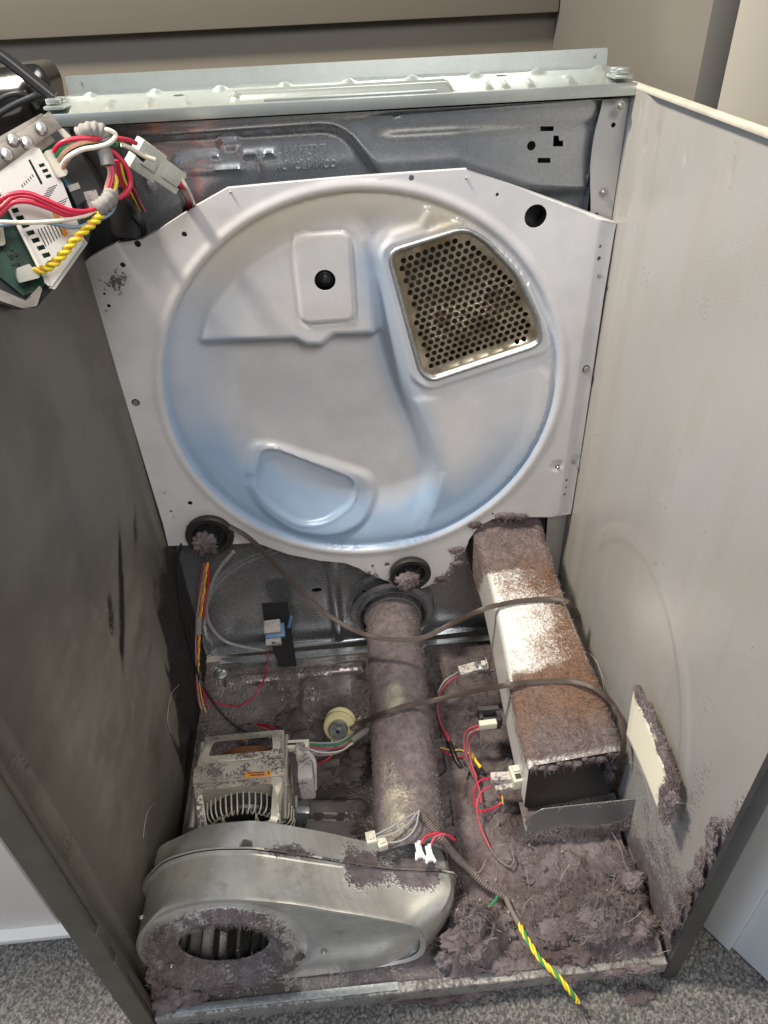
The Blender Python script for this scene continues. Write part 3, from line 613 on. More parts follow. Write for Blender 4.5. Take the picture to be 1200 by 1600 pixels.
gr_r = [(p_.x, p_.y) for p_ in _e] + [B2(*q) for q in ((735, 330), (790, 350), (870, 450), (895, 560), (885, 650), (850, 730), (790, 805), (715, 850), (668, 862))]
chan = [(p_.x, p_.y) for p_ in _e][2:-14]
hl = []
for (u, v, r_) in ((192, 414, .0035), (288, 366, .0035), (215, 381, .0042), (163, 459, .0018), (170, 478, .0025), (837, 338, .0145), (777, 304, .0022), (939, 386, .0022), (937, 405, .003), (297, 786, .004), (267, 799, .0022), (271, 808, .0015), (886, 752, .0024), (885, 763, .0020), (883, 774, .0024), (605, 882, .005), (582, 884, .003), (770, 803, .002), (643, 278, .0035), (212, 629, .0058), (917, 578, .0058), (508, 440, .014)):
    c = B2(u, v); hl.append(circ(c[0], c[1], r_, 18 if r_ > .004 else 9))
hl.append(gr_i)
def bdust2(x, z):
    d = 0.15 + 0.05 * ss(0.05, 0.0, np.abs(np.hypot(x - RC[0], z - RC[1]) - RR))
    e = sdf(x, z, OUT)
    d = d + 0.36 * ss(0.30, 0.22, z) * ss(0.035, 0.0, e) + 0.33 * ss(0.05, 0.0, np.hypot(x - 0.055, z - 0.34)) + 0.24 * ss(0.055, 0.01, np.hypot(x - 0.50, z - 0.255)) + 0.22 * ss(0.012, 0.0, z - 0.318) * ss(0.5, 0.55, x)
    d = d + 0.22 * ss(0.06, 0.0, np.hypot(x - 0.04, z - 0.77)) + 0.10 * ss(0.03, 0.0, x - 0.03)
    return d
V, F, uv = plate(OUT, hl, lambda U, Vv: np.stack([U, YB + bulk_d(U, Vv), Vv], 1), (0, 0.0014, 0), grid=0.0031, edge=(0, 0.011, 0))
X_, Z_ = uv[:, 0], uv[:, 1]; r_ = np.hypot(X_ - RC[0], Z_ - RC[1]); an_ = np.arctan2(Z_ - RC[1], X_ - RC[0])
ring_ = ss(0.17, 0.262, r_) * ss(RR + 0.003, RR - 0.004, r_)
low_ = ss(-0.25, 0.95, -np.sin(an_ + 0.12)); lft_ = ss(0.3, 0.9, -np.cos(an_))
blue = ring_ * np.clip(low_ + 0.35 * lft_, 0, 1) + 0.45 * ss(-0.01, 0.02, sdf(X_, Z_, dbig)) + 0.62 * ss(0.042, 0.0, np.hypot(0, sweep(X_ + 0.008, Z_, chan))) * (0.7 + 0.3 * ss(0.40, 0.62, Z_)) + 0.35 * ss(0.012, 0.0, np.abs(r_ - RR + 0.004)) * ss(-0.75, -0.2, -np.sin(an_))  # blue in the enamel stands in for cool light on its slopes
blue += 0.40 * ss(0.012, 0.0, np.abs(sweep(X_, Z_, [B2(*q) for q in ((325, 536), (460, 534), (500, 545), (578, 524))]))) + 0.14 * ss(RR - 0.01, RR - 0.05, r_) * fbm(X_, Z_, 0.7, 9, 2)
yel = 0.55 * ss(RR + 0.012, RR - 0.005, r_) * ss(0.215, 0.27, r_) * ss(0.55, 0.95, np.sin(an_ - 0.10)) + 0.30 * ss(0.03, 0.0, np.hypot(X_ - B2(700, 350)[0], Z_ - B2(700, 350)[1]))  # yellower along the top of the ring and in one spot
mk('stamped_panel', V, F, M['enamel'], bh, 0.9, {'dust': bdust2(X_, Z_), 'cool_light_tint': np.clip(blue, 0, 0.9) * (r_ < RR + 0.004), 'yellow_tint': yel})
# perforated screen with its frame
cen = np.mean(gr_i, axis=0); gholes = []; pitch = 0.0101; th_ = 0.30
for i in range(-20, 21):
    for j in range(-20, 21):
        px_ = (i + 0.5 * (j % 2)) * pitch; pz_ = j * pitch * 0.866; x = cen[0] + px_ * math.cos(th_) - pz_ * math.sin(th_); z = cen[1] + px_ * math.sin(th_) + pz_ * math.cos(th_)
        if sdf(np.array([x]), np.array([z]), gr_i)[0] > 0.009: gholes.append(circ(x, z, 0.0038, 10))
gin = [tuple(cen + (np.array(p_) - cen) * 1.012) for p_ in gr_i]
def gd(x, z): s_ = sdf(x, z, gr_i); return 0.006 + 0.0045 * ss(0.002, 0.010, s_) + 0.003 * (fbm(x, z, 1.0, 14, 2) - 0.5) * ss(0.01, 0.04, s_)
V, F, uv = plate(gin, gholes, lambda U, Vv: np.stack([U, YB + gd(U, Vv), Vv], 1), (0, 0.0012, 0), grid=0.006)
gdu = 0.18 + 0.40 * ss(0.055, 0.005, np.hypot(uv[:, 0] - B2(700, 505)[0], uv[:, 1] - B2(700, 505)[1])) + 0.30 * ss(0.07, 0.01, np.hypot(uv[:, 0] - B2(775, 470)[0], uv[:, 1] - B2(775, 470)[1])) + 0.12 * ss(0.06, 0.01, np.hypot(uv[:, 0] - B2(700, 400)[0], uv[:, 1] - B2(700, 400)[1]))
grl = mk('perforated_screen', V, F, M['grille'], bh, 0.8, {'dust': gdu})
n = len(gr_o); go = gr_o; mb = MB(); rings = []
cg = np.mean(gr_o, axis=0)
def off(poly, k):
    out_ = []
    N = len(poly)
    for i in range(N):
        p0, p1 = np.array(poly[i - 1]), np.array(poly[(i + 1) % N]); t_ = p1 - p0; nn = np.array([t_[1], -t_[0]]); nn /= np.linalg.norm(nn) + 1e-9; out_.append(np.array(poly[i]) + nn * k)
    return out_
area_ = sum(gr_i[i][0] * gr_i[(i + 1) % len(gr_i)][1] - gr_i[(i + 1) % len(gr_i)][0] * gr_i[i][1] for i in range(len(gr_i)))
sg = 1 if area_ > 0 else -1
N = len(gr_i); prof = [(-0.0015, 0.0065), (0.001, 0.0015), (0.003, 0.0000), (0.0055, 0.0004), (0.0065, 0.0035)]
V = []; F = []
for (k, dd) in prof: V += [(q[0], YB + dd, q[1]) for q in off(gr_i, k * sg)]
for j in range(len(prof) - 1): F += [[j * N + i, j * N + (i + 1) % N, (j + 1) * N + (i + 1) % N, (j + 1) * N + i] for i in range(N)]
mk('screen_frame', V, F, M['galv'], bh, 1.2)
mb = MB(); cx, cz = cen; mb.prism([(q[0], YB + 0.032, q[1]) for q in gr_i], (0, 0.0015, 0)); ng = len(gr_i); mb.add([(q[0], yy_, q[1]) for yy_ in (YB + 0.0075, YB + 0.0319) for q in off(gr_i, 0.004 * sg)], [[i, (i + 1) % ng, ng + (i + 1) % ng, ng + i] for i in range(ng)]); mb.build('chamber_plate', M['chamber'], bh)
mb = MB()
for k in range(5): mb.tube(spline([(cx - 0.055 + 0.012 * i, YB + 0.022 + 0.004 * ((i + k) % 2), cz - 0.07 + 0.032 * k) for i in range(10)], 6), 0.0022, 6)
mb.build('heater_coil', M['chamber'], bh)
# studs, screws and the drum shaft plug
for (u, v) in ((360, 301), (728, 279), (938, 432), (167, 485), (872, 731), (898, 724), (258, 770), (582, 886)):
    c = B2(u, v); inst('stud', STUD, bh, (c[0], YB + 0.003, c[1]), (pi / 2 - 0.2, 0.2, 0)) if (u, v) != (872, 731) else inst('screw', SCREW, bh, (c[0], YB + 0.002, c[1]), FRONT, (.8, .8, .8))
for (u, v) in ((212, 629), (917, 578)):
    c = B2(u, v); MB().lathe([(0.0001, -0.001), (0.0042, -0.001), (0.0046, 0.002), (0.0046, 0.02)], (c[0], YB, c[1]), (0, 1, 0), 14).build('bushing', M['galv_dk'], bh)
c = B2(508, 440); yb = YB + 0.012
MB().lathe([(0.0001, -0.008), (0.0028, -0.0075), (0.003, -0.004), (0.0055, -0.003), (0.006, 0.001), (0.009, 0.002), (0.0095, 0.006), (0.0125, 0.0065), (0.0145, 0.009), (0.0145, 0.02)], (c[0], yb, c[1]), (0, 1, 0), 24).build('shaft_plug', M['black'], bh)
MB().box((c[0], yb + 0.022, c[1]), (0.06, 0.002, 0.06)).build('shaft_backing', M['black'], bh)
c = B2(837, 338); MB().lathe([(0.0148, 0.0), (0.0152, 0.03), (0.0001, 0.032)], (c[0], YB + 0.002, c[1]), (0, 1, 0), 20).build('hole_liner', M['black'], bh)
# drum support rollers
for i, (u, v, lab) in enumerate(((328, 836, 'black rubber drum roller at the lower left corner of the bulkhead'), (641, 896, 'black rubber drum roller at the bottom centre of the bulkhead'))):
    c = at(u, v, 1, YB - 0.012); R_ = 0.0385 if i == 0 else 0.036; yy = YB - 0.006
    t = thing('drum_roller', lab, 'roller', (c[0], YB, c[2]), 'drum support rollers')
    MB().lathe([(R_ * 0.66, -0.004), (R_ * 0.72, -0.012), (R_ * 0.93, -0.013), (R_, -0.010), (R_, -0.003), (R_ * 0.95, 0.0), (0.0, 0.001)], (c[0], yy, c[2]), (0, 1, 0), 44).build('tyre', M['rubber'], t)
    mb = MB().lathe([(0.0001, -0.010), (R_ * 0.36, -0.010), (R_ * 0.40, -0.001), (R_ * 0.60, -0.001), (R_ * 0.67, -0.006)], (c[0], yy, c[2]), (0, 1, 0), 32)
    for k in range(10):
        a_ = 2 * pi * k / 10; mb.bar((c[0] + R_ * 0.3 * math.cos(a_), yy - 0.003, c[2] + R_ * 0.3 * math.sin(a_)), (c[0] + R_ * 0.6 * math.cos(a_), yy - 0.003, c[2] + R_ * 0.6 * math.sin(a_)), 0.0025, 0.008, (0, 1, 0))
    mb.build('hub', M['black'], t)
# ================================================================== EXHAUST PIPE
A0 = np.array([0.369, D + 0.004, 0.092]); A1 = np.array([0.352, 0.125, 0.086]); PR = 0.0495
pipe = thing('exhaust_pipe', 'round metal exhaust pipe caked in mauve lint running from the back panel to the blower', 'pipe', (0.36, 0.36, 0.09))
def pipe_f(U, T):
    c = A0[None] + (A1 - A0)[None] * T[:, None]; r = PR + 0.0022 * (fbm(np.cos(U), np.sin(U) * 1.0, T * 9, 3, 4) - 0.5) + 0.0013 * (vn(U * 40, T * 280, 0) - .5)
    return c + np.stack([r * np.cos(U), np.zeros_like(U), r * np.sin(U)], 1)
P, F, U, T = gridsurf(pipe_f, 0, 2 * pi, 0, 1, 120, 260); F = F[:, ::-1]
pd = 0.70 + 0.26 * (fbm(np.cos(U) * 1.0, T * 4, np.sin(U), 2.0, 3) - 0.5) + 0.22 * ss(0.3, 0.08, T) - 0.10 * ss(0.5, -0.7, np.sin(U)) - 0.42 * np.exp(-((U - 1.75) / 0.35) ** 2 - ((T - 0.50) / 0.06) ** 2) - 0.24 * np.exp(-((U - 1.85) / 0.5) ** 2 - ((T - 0.86) / 0.10) ** 2) - 0.14 * np.exp(-((U - 2.4) / 0.3) ** 2)
pp = mk('pipe_wall', P, F, M['pipe'], pipe, 1.5, {'dust': pd})
pos, nor = sample(P, F, 9000, np.clip(pd - 0.40, 0, 1) * (P[:, 2] > 0.09)); pos_p, nor_p = pos, np.sign(nor[:, 2:3]) * nor
tag(fibres('pipe_fuzz', pos, nor_p, 0.004, 0.00022, M['fibre'], pipe, 0.4), kind='stuff')
MB().lathe([(PR + 0.002, -0.004), (PR + 0.0045, -0.003), (PR + 0.0045, 0.004), (PR + 0.001, 0.005)], A0 + (A1 - A0) * 0.03, tuple(A1 - A0), 48).build('pipe_clamp', M['galv_dk'], pipe)

# ================================================================== BLOWER
blw = thing('blower_housing', 'teardrop shaped galvanised blower housing with a round lint choked intake facing front', 'blower', (0.2, 0.1, 0.0))
def polar(poly, c, n=120):
    out_ = []; poly = np.array(poly)
    for k in range(n):
        a_ = 2 * pi * k / n; d = np.array([math.cos(a_), math.sin(a_)]); best = 0
        for i in range(len(poly)):
            p_, q_ = poly[i] - c, poly[(i + 1) % len(poly)] - c; e = q_ - p_; den = d[0] * e[1] - d[1] * e[0]
            if abs(den) < 1e-12: continue
            t = (p_[0] * e[1] - p_[1] * e[0]) / den; s_ = (p_[0] * d[1] - p_[1] * d[0]) / den
            if t > 0 and -1e-6 <= s_ <= 1 + 1e-6: best = max(best, t)
        out_.append(c + d * best)
    out_ = np.array(out_)
    for _ in range(2): out_ = (np.roll(out_, 1, 0) + 2 * out_ + np.roll(out_, -1, 0)) / 4
    return out_
cB = np.array([0.17, 0.085])
def outl(px, y, R_, cx, bot, right):
    tp = [tuple(at(u, v, 1, y)[[0, 2]]) for u, v in px]
    lo = [(cx + R_ * math.cos(a_), 0.101 + R_ * math.sin(a_)) for a_ in np.linspace(math.radians(150), math.radians(268), 16)]
    return lo + bot + right + tp[::-1]
oF = outl([(257, 1413), (314, 1404), (372, 1402), (448, 1407), (506, 1415), (563, 1421), (645, 1432)], 0.048, 0.097, 0.098, [(0.16, 0.006), (0.25, 0.006), (0.325, 0.008)], [(0.352, 0.018), (0.358, 0.05), (0.352, 0.085)])
oS = outl([(262, 1347), (300, 1335), (341, 1329), (395, 1329), (448, 1337), (525, 1349), (643, 1365), (690, 1374)], 0.105, 0.100, 0.100, [(0.16, 0.003), (0.28, 0.003), (0.37, 0.004)], [(0.398, 0.02), (0.408, 0.06), (0.404, 0.10)])
oK = outl([(276, 1309), (305, 1295), (333, 1287), (395, 1282), (448, 1289), (525, 1304), (600, 1320), (670, 1343)], 0.150, 0.098, 0.102, [(0.16, 0.004), (0.28, 0.004), (0.37, 0.005)], [(0.395, 0.02), (0.404, 0.06), (0.398, 0.10)])
pF, pS, pK = (polar(o_, cB) for o_ in (oF, oS, oK))
def yF(z): return 0.048 - 0.085 * (0.2 - z)
n = 120
def ring3(p2, y, grow=0.0):
    p2 = np.array(p2); d = p2 - cB; d = d / np.linalg.norm(d, axis=1)[:, None]; q = p2 + d * grow; return np.stack([q[:, 0], np.full(n, y) if not callable(y) else y(q[:, 1]), q[:, 1]], 1)
def loft(rs):
    V = np.concatenate(rs); F = []
    for j in range(len(rs) - 1): F += [[j * n + i, j * n + (i + 1) % n, (j + 1) * n + (i + 1) % n, (j + 1) * n + i] for i in range(n)]
    return V, F
def sub(a_, b_, k): return [a_ * (1 - t) + b_ * t for t in np.linspace(0, 1, k)]
def bl_dust(P):
    d = 0.22 + 0 * P[:, 0]; x, y, z = P.T
    for (u, v, r_, s_) in ((385, 1318, .010, .35), (442, 1312, .022, .42), (470, 1322, .018, .34), (520, 1330, .012, .22), (580, 1325, .045, .50), (640, 1350, .045, .5), (500, 1325, .02, .18), (690, 1350, .05, .42), (660, 1335, .04, .45), (590, 1398, .010, .36), (573, 1398, .006, .26), (640, 1408, .010, .24), (335, 1340, .012, .27), (330, 1352, .012, .2), (400, 1300, .03, .12), (230, 1425, .02, .2)):
        c = at(u, v, 1, 0.115 if v < 1345 else 0.085); q = np.linalg.norm(P - c, axis=1); d = d + s_ * ss(r_ * 1.5, r_ * 0.6, q)
    d = d + 0.2 * ss(0.03, 0.0, z)
    return d
rs = [(lambda a_, b_, t: np.stack([a_[:, 0] + (b_[:, 0] - a_[:, 0]) * (1 - (1 - t) ** 2.3), a_[:, 1] + (b_[:, 1] - a_[:, 1]) * t, a_[:, 2] + (b_[:, 2] - a_[:, 2]) * (1 - (1 - t) ** 1.6)], 1))(ring3(pF, yF, 0.0035), ring3(pS, 0.099), t) for t in np.linspace(0, 1, 26)] + [ring3(pS, 0.1005, -0.002), ring3(pS, 0.1025, -0.0015)]; V, F = loft([ring3(pF, yF, -0.004), ring3(pF, lambda z: yF(z) - 0.003, 0.0), ring3(pF, lambda z: yF(z) - 0.003, 0.003)] + rs + [ring3(pS, 0.1038, 0.0045)])
def dent(V): V = V.copy(); q = 0.0012 * (fbm(V[:, 0], V[:, 1], V[:, 2], 22, 3) - 0.5); V[:, 2] += q; V[:, 1] += q; return V
V = dent(V); mk('front_shell', V, [f[::-1] for f in F], M['blower'], blw, 0.5, {'dust': bl_dust(V)})
V, F = loft([ring3(pS, 0.1045, 0.0065), ring3(pS, 0.107, 0.0068), ring3(pS, 0.1078, 0.0)] + sub(ring3(pS, 0.110, -0.003), ring3(pK, 0.150), 20) + [ring3(pK, 0.151, -0.004), ring3(pK, 0.151, -0.06)])
V = dent(V); mk('back_shell', V, [f[::-1] for f in F], M['blower'], blw, 0.5, {'dust': bl_dust(V)})
ci = (0.103, 0.090)
def face_d(x, z):
    r = np.hypot(x - ci[0], z - ci[1]); d = 0.0025 * ss(0.112, 0.107, r) - 0.012 * ss(0.105, 0.082, r) + 0.020 * ss(0.082, 0.055, r)
    d = d + 0.0018 * (fbm(x, z, 2.0, 60, 3) - 0.5) * ss(0.10, 0.09, r)
    d = d + 0.012 * ss(0.0, 0.10, x - 0.285) * ss(0.09, 0.02, z)
    return d
ff = [(float(q[0]), float(q[1])) for q in (cB + (pF - cB) * (1 + 0.001))]
hin = [(ci[0] + 0.058 * math.cos(q), ci[1] + 0.05 * math.sin(q)) for q in np.linspace(0, 2 * pi, 48, endpoint=False)]
V, F, uv = plate(ff, [hin], lambda U, Vv: np.stack([U, yF(Vv) - 0.003 + face_d(U, Vv), Vv], 1), (0, 0.0014, 0), grid=0.0028)
rr_ = np.hypot(uv[:, 0] - ci[0], uv[:, 1] - ci[1]); fd = 0.20 + 0.36 * ss(0.104, 0.094, rr_) - 0.24 * ss(0.060, 0.055, rr_) * ss(0.06, 0.07, uv[:, 1]) - 0.12 * np.exp(-((uv[:, 0] - 0.20) / 0.02) ** 2)
fpl = mk('intake_face', V, F, M['blower'], blw, 0.8, {'dust': fd})
PF, NF = sample(V[:len(V) // 2], [f for f in F if max(f) < len(V) // 2], 9000, np.clip(fd[:len(V) // 2] - 0.4, 0, 1) ** 1); NF = NF * -np.sign(NF[:, 1:2])
tag(fibres('intake_fuzz', PF, NF, 0.006, 0.00025, M['fibre'], blw, 0.3), kind='stuff')
wheel = MB()
for k in range(22):
    a_ = 2 * pi * k / 22; a2 = a_ + 0.14
    p1 = (ci[0] + 0.062 * math.cos(a_), 0.095, ci[1] + 0.062 * math.sin(a_)); q1 = (ci[0] + 0.082 * math.cos(a2), 0.095, ci[1] + 0.082 * math.sin(a2))
    wheel.prism([p1, q1, (q1[0], 0.052, q1[2]), (p1[0], 0.052, p1[2])], (0.0012 * math.sin(a_), 0, -0.0012 * math.cos(a_)))
wheel.lathe([(0.0001, 0.094), (0.084, 0.094), (0.084, 0.096)], (ci[0], 0, ci[1]), (0, 1, 0), 40); wheel.lathe([(0.0001, 0.060), (0.010, 0.062), (0.013, 0.093)], (ci[0], 0, ci[1]), (0, 1, 0), 20)
M['wheel'] = mat('sooty_wheel', (0.10, 0.095, 0.09), 0.4, 0.7, dust=0.36)
wheel.build('impeller', M['wheel'], blw)
for (u, v, y) in ((268, 1508, 0.03), (506, 1487, 0.033), (221, 1432, 0.045)):
    c = at(u, v, 1, y); inst('screw', SCREW, blw, (c[0], c[1] - 0.001, c[2]), FRONT, (.7, .7, .7))

# ================================================================== MOTOR
mot = thing('drive_motor', 'open frame electric motor with cream windings and an orange label behind the blower', 'motor', (0.132, 0.21, 0.0))
X0, X1, Zt = 0.062, 0.184, 0.188
def shell(y0, y1, win, taper):
    """one end shell: rounded top with a window, sides with windows"""
    out_ = MB(); c = ((X0 + X1) / 2)
    def top(U, Vv):
        k = (U - c) / ((X1 - X0) / 2); s_ = (Vv - y0) / (y1 - y0); tt = taper(s_)
        return np.stack([c + (U - c) * (1 - 0.10 * tt), Vv, Zt - 0.004 * np.abs(k) ** 4 - 0.030 * tt], 1)
    V, F, uv = plate(roundpoly([(X0, y0), (X1, y0), (X1, y1), (X0, y1)], 0.006), [roundpoly(win, 0.006)], top, (0, 0, -0.004), grid=0.008)
    out_.add(V, F)
    for sx, xx in ((1, X1), (-1, X0)):
        def side(U, Vv, xx=xx, sx=sx):
            tt = taper((U - y0) / (y1 - y0)); return np.stack([c + (xx - c) * (1 - 0.10 * tt), U, Vv * (1 - 0.16 * tt)], 1)
        V, F, uv = plate([(y0, 0.03), (y1, 0.03), (y1, Zt - 0.004), (y0, Zt - 0.004)], [roundpoly([(y0 + (y1 - y0) * .2, 0.07), (y0 + (y1 - y0) * .8, 0.07), (y0 + (y1 - y0) * .8, 0.155), (y0 + (y1 - y0) * .2, 0.155)], 0.008)], side, (-0.003 * sx, 0, 0), grid=0.02)
        out_.add(V, F)
    return out_
shell(0.158, 0.212, [(0.076, 0.164), (0.170, 0.164), (0.171, 0.202), (0.075, 0.202)], lambda s_: ss(0.75, 0.0, s_)).build('end_shell', M['motor'], mot, 0.5)
shell(0.240, 0.300, [(0.077, 0.254), (0.169, 0.254), (0.166, 0.286), (0.080, 0.286)], lambda s_: 0.5 * ss(0.5, 1.0, s_)).build('end_shell', M['motor'], mot, 0.5)
mb = MB().box(((X0 + X1) / 2, 0.226, 0.107), (X1 - X0 + 0.008, 0.028, 0.166), bev=0.008); mb.box(((X0 + X1) / 2, 0.226, 0.1915), (0.10, 0.024, 0.003), bev=0.001); mb.build('stator_band', M['motor'], mot)
for sx in (X0 - 0.001, X1 + 0.001):
    mb = MB().tube([(sx, 0.160, 0.165), (sx, 0.29, 0.168)], 0.0042, 10); mb.lathe([(0.0001, -0.004), (0.006, -0.004), (0.006, 0.0)], (sx, 0.212, 0.165), (0, 1, 0), 8); mb.build('through_bolt', M['screw'], mot)
mb = MB().lathe([(0.0001, 0.0), (0.052, 0.0), (0.055, 0.004), (0.055, 0.10), (0.0001, 0.10)], ((X0 + X1) / 2, 0.190, 0.100), (0, 1, 0), 40); mb.build('core', M['dark'], mot); MB().lathe([(0.020, 0.255), (0.058, 0.258), (0.060, 0.262), (0.060, 0.285), (0.050, 0.290), (0.020, 0.290)], ((X0 + X1) / 2, 0, 0.100), (0, 1, 0), 36).build('copper_winding', mat('dusty_copper', (0.30, 0.13, 0.06), 0.5, 0.5, dust=0.42), mot)
mb = MB()
for k in range(26):
    a_ = pi * (k + 0.5) / 26; c0 = np.array([(X0 + X1) / 2, 0, 0.100]); u = np.array([math.cos(a_), 0, math.sin(a_)]); w_ = np.array([-math.sin(a_), 0, math.cos(a_)])
    loop = [c0 + u * 0.046 + np.array([0, 0.205, 0]), c0 + u * 0.050 + w_ * 0.0015 + np.array([0, 0.186, 0]), c0 + u * 0.058 + np.array([0, 0.179, 0]), c0 + u * 0.067 - w_ * 0.0015 + np.array([0, 0.186, 0]), c0 + u * 0.069 + np.array([0, 0.205, 0])]
    mb.tube(spline(loop, 4), 0.0011, 5)
mb.build('winding_loops', M['copper'], mot, 1.2)
mb = MB(); c0 = np.array([(X0 + X1) / 2, 0.158, 0.10]); arc = [(c0[0] + 0.046 * math.cos(a_), 0.166, 0.128 + 0.020 * math.sin(a_)) for a_ in np.linspace(0.15, pi - 0.15, 20)] ; mb.prism(arc + [(c0[0] - 0.042, 0.166, 0.115), (c0[0] + 0.042, 0.166, 0.115)], (0, 0.004, 0))
for sx in (-1, 1): mb.prism([(c0[0] + sx * 0.018, 0.168, 0.143), (c0[0] + sx * 0.027, 0.168, 0.143), (c0[0] + sx * 0.0225, 0.174, 0.163)], (0, 0.002, 0))
mb.build('fan_baffle', M['conn'], mot)
c = at(402, 1209, 2, 0.1945); MB().box((c[0] + 0.001, c[1], 0.1938), (0.036, 0.008, 0.0008), (0, 0, -0.05)).build('warning_label', M['label_or'], mot)
mb = MB()
for k in range(2): mb.box((c[0] - 0.002 + 0.002 * k, c[1] + 0.0018 - 0.0036 * k, 0.1945), (0.024 - 0.004 * k, 0.0014, 0.0003), (0, 0, -0.05))
mb.box((c[0] + 0.0155, c[1], 0.1945), (0.002, 0.004, 0.0003)); mb.build('label_print', M['ink'], mot)
mb = MB().box((0.132, 0.222, 0.018), (0.11, 0.11, 0.028), bev=0.003); mb.box((0.19, 0.20, 0.06), (0.02, 0.012, 0.12), (0, 0.25, 0), 0.003); mb.build('mounting_bracket', M['galv_dk'], mot)
# centrifugal switch on the right flank
mb = MB().box((0.212, 0.235, 0.135), (0.022, 0.030, 0.055), bev=0.004); mb.box((0.206, 0.262, 0.155), (0.014, 0.02, 0.04), bev=0.003)
for k in range(4): mb.tube(spline([(0.197 + 0.004 * k, 0.262 - 0.006 * k, 0.165), (0.212 + 0.004 * k, 0.258 - 0.006 * k, 0.178), (0.226, 0.25 - 0.006 * k, 0.160), (0.224, 0.243 - 0.006 * k, 0.125)], 8), 0.0017, 6)
mb.build('start_switch', M['conn_dusty'], mot)
c = at(465, 1165, 2, 0.165)
t = thing('wire_connector', 'ivory plug on top right of the drive motor', 'connector', c, 'ivory and clear wire plugs')
mb = MB().box(c, (0.034, 0.013, 0.012), (0, 0, -0.05), 0.0015)
mb.build('plug_body', M['conn'], t); MB().box((c[0] - 0.002, c[1] - 0.001, c[2] + 0.0065), (0.024, 0.003, 0.001), (0, 0, -0.05)).build('plug_slot', M['dark'], t)
c = at(477, 1187, 2, 0.145); tag(MB().box(c, (0.012, 0.010, 0.030), (0.1, 0.15, 0.1), 0.0015).build('wire_connector', M['conn'], None), 'small ivory terminal block standing at the right flank of the motor', 'connector', 'ivory and clear wire plugs')
# rod on the floor beside the motor
p0, p1 = at(485, 1212, 2, 0.10), at(484, 1275, 2, 0.03); tag(MB().tube([p0, p1], 0.0012, 6).build('tension_rod', M['screw'], None), 'thin upright steel rod right of the drive motor', 'rod')
# spring
ps, pe = at(488, 1199, 2, 0.055), at(530, 1190, 2, 0.055); ps, pe = Vector(ps), Vector(pe); dd = (pe - ps); u_ = Vector((0, 0, 1)); w_ = dd.cross(u_).normalized()
tag(MB().tube([ps + dd * (i / 240) + (u_ * math.cos(i * 2 * pi / 15) + w_ * math.sin(i * 2 * pi / 15)) * 0.006 for i in range(241)], 0.0012, 5).build('coil_spring', M['sheath'], None, 1.2), 'dusty coil spring lying between the motor and the idler pulley', 'spring')
# ================================================================== IDLER PULLEY
c = at(531, 1132, 2, 0.075)
pu = thing('idler_pulley', 'cream nylon idler pulley with a grooved rim beside the exhaust pipe', 'pulley', (c[0], c[1], 0.0))
ax = Vector((-0.10, -0.85, 0.50)).normalized()
MB().lathe([(0.010, -0.013), (0.024, -0.013), (0.026, -0.011), (0.026, -0.008), (0.0215, -0.004), (0.0215, 0.004), (0.026, 0.008), (0.026, 0.011), (0.024, 0.013), (0.010, 0.013)], c, ax, 40).build('grooved_wheel', M['nylon'], pu)
cc = Vector(c) + ax * 0.013
MB().lathe([(0.0001, 0.014), (0.0045, 0.0135), (0.005, 0.012), (0.0145, 0.0125), (0.0155, 0.011), (0.0155, 0.0)], cc, ax, 28).build('hub_cap', M['galv'], pu)
MB().lathe([(0.0001, 0.0155), (0.003, 0.015), (0.003, 0.013)], cc, ax, 12).build('axle', M['dark'], pu)
mb = MB().bar(Vector(c) - ax * 0.016, (c[0] - 0.03, c[1] + 0.01, 0.006), 0.02, 0.003); mb.bar((c[0] - 0.07, c[1] - 0.012, 0.022), (c[0] + 0.02, c[1] + 0.006, 0.018), 0.018, 0.003); mb.build('arm', M['galv_dk'], pu)

# ================================================================== HEATER DUCT
du = thing('heater_duct', 'square white metal duct sloping down from the bulkhead, coated in brown and mauve lint', 'duct', (0.59, 0.39, 0.1))
DA = np.array([0.600, 0.213, 0.160]); DB = np.array([0.571, 0.568, 0.300])      # middle of the top face at the mouth and at the bulkhead
ax_ = DB - DA; Ld = np.linalg.norm(ax_); ax_ /= Ld; rt = np.array([1, 0.05, 0]); rt -= ax_ * rt.dot(ax_); rt /= np.linalg.norm(rt); upn = np.cross(rt, ax_)
DW, DH = 0.140, 0.105
def duct_ring(s_, grow=0.0):
    hw = DW / 2 + grow; r_ = 0.012; ptsr = rrect(0, -DH / 2, 2 * hw, DH + 2 * grow, r_, 5); return ptsr
prof2 = np.array(duct_ring(0)); per = []
for i in range(len(prof2)):
    a_, b_ = prof2[i], prof2[(i + 1) % len(prof2)]; l = np.linalg.norm(b_ - a_); k = max(1, int(l / 0.0016))
    per += [a_ + (b_ - a_) * j / k for j in range(k)]
per = np.array(per); npz = len(per); ns = 240; Ltot = Ld + 0.03
def yawf(t): return 0.0
s_ = np.repeat(np.linspace(0, Ltot, ns + 1), npz); Q = np.tile(per, (ns + 1, 1))
top_ = ss(-0.02, -0.002, Q[:, 1])
sp = s_ / Ltot
lintk = np.clip(ss(0.36, 0.26, sp + 0.03 * (vn(Q[:, 0] * 60, s_ * 60, 0) - .5)) + ss(0.73, 0.78, sp), 0, 1)
brn = ss(-0.045, 0.03, Q[:, 0] - 0.02 + 0.05 * (fbm(Q[:, 0], s_, 0.2, 25, 3) - 0.5))
brn = ss(-0.065, 0.095, Q[:, 0] + 0.03 * (fbm(Q[:, 0], s_, 0.2, 22, 3) - 0.5))
dd_ = 0.34 + 0.60 * lintk + 0.30 * brn * (1 - lintk) + 0.14 * ss(0.55, 0.72, sp) * (1 - lintk) + 0.05 * ss(0.45, 0.4, sp)
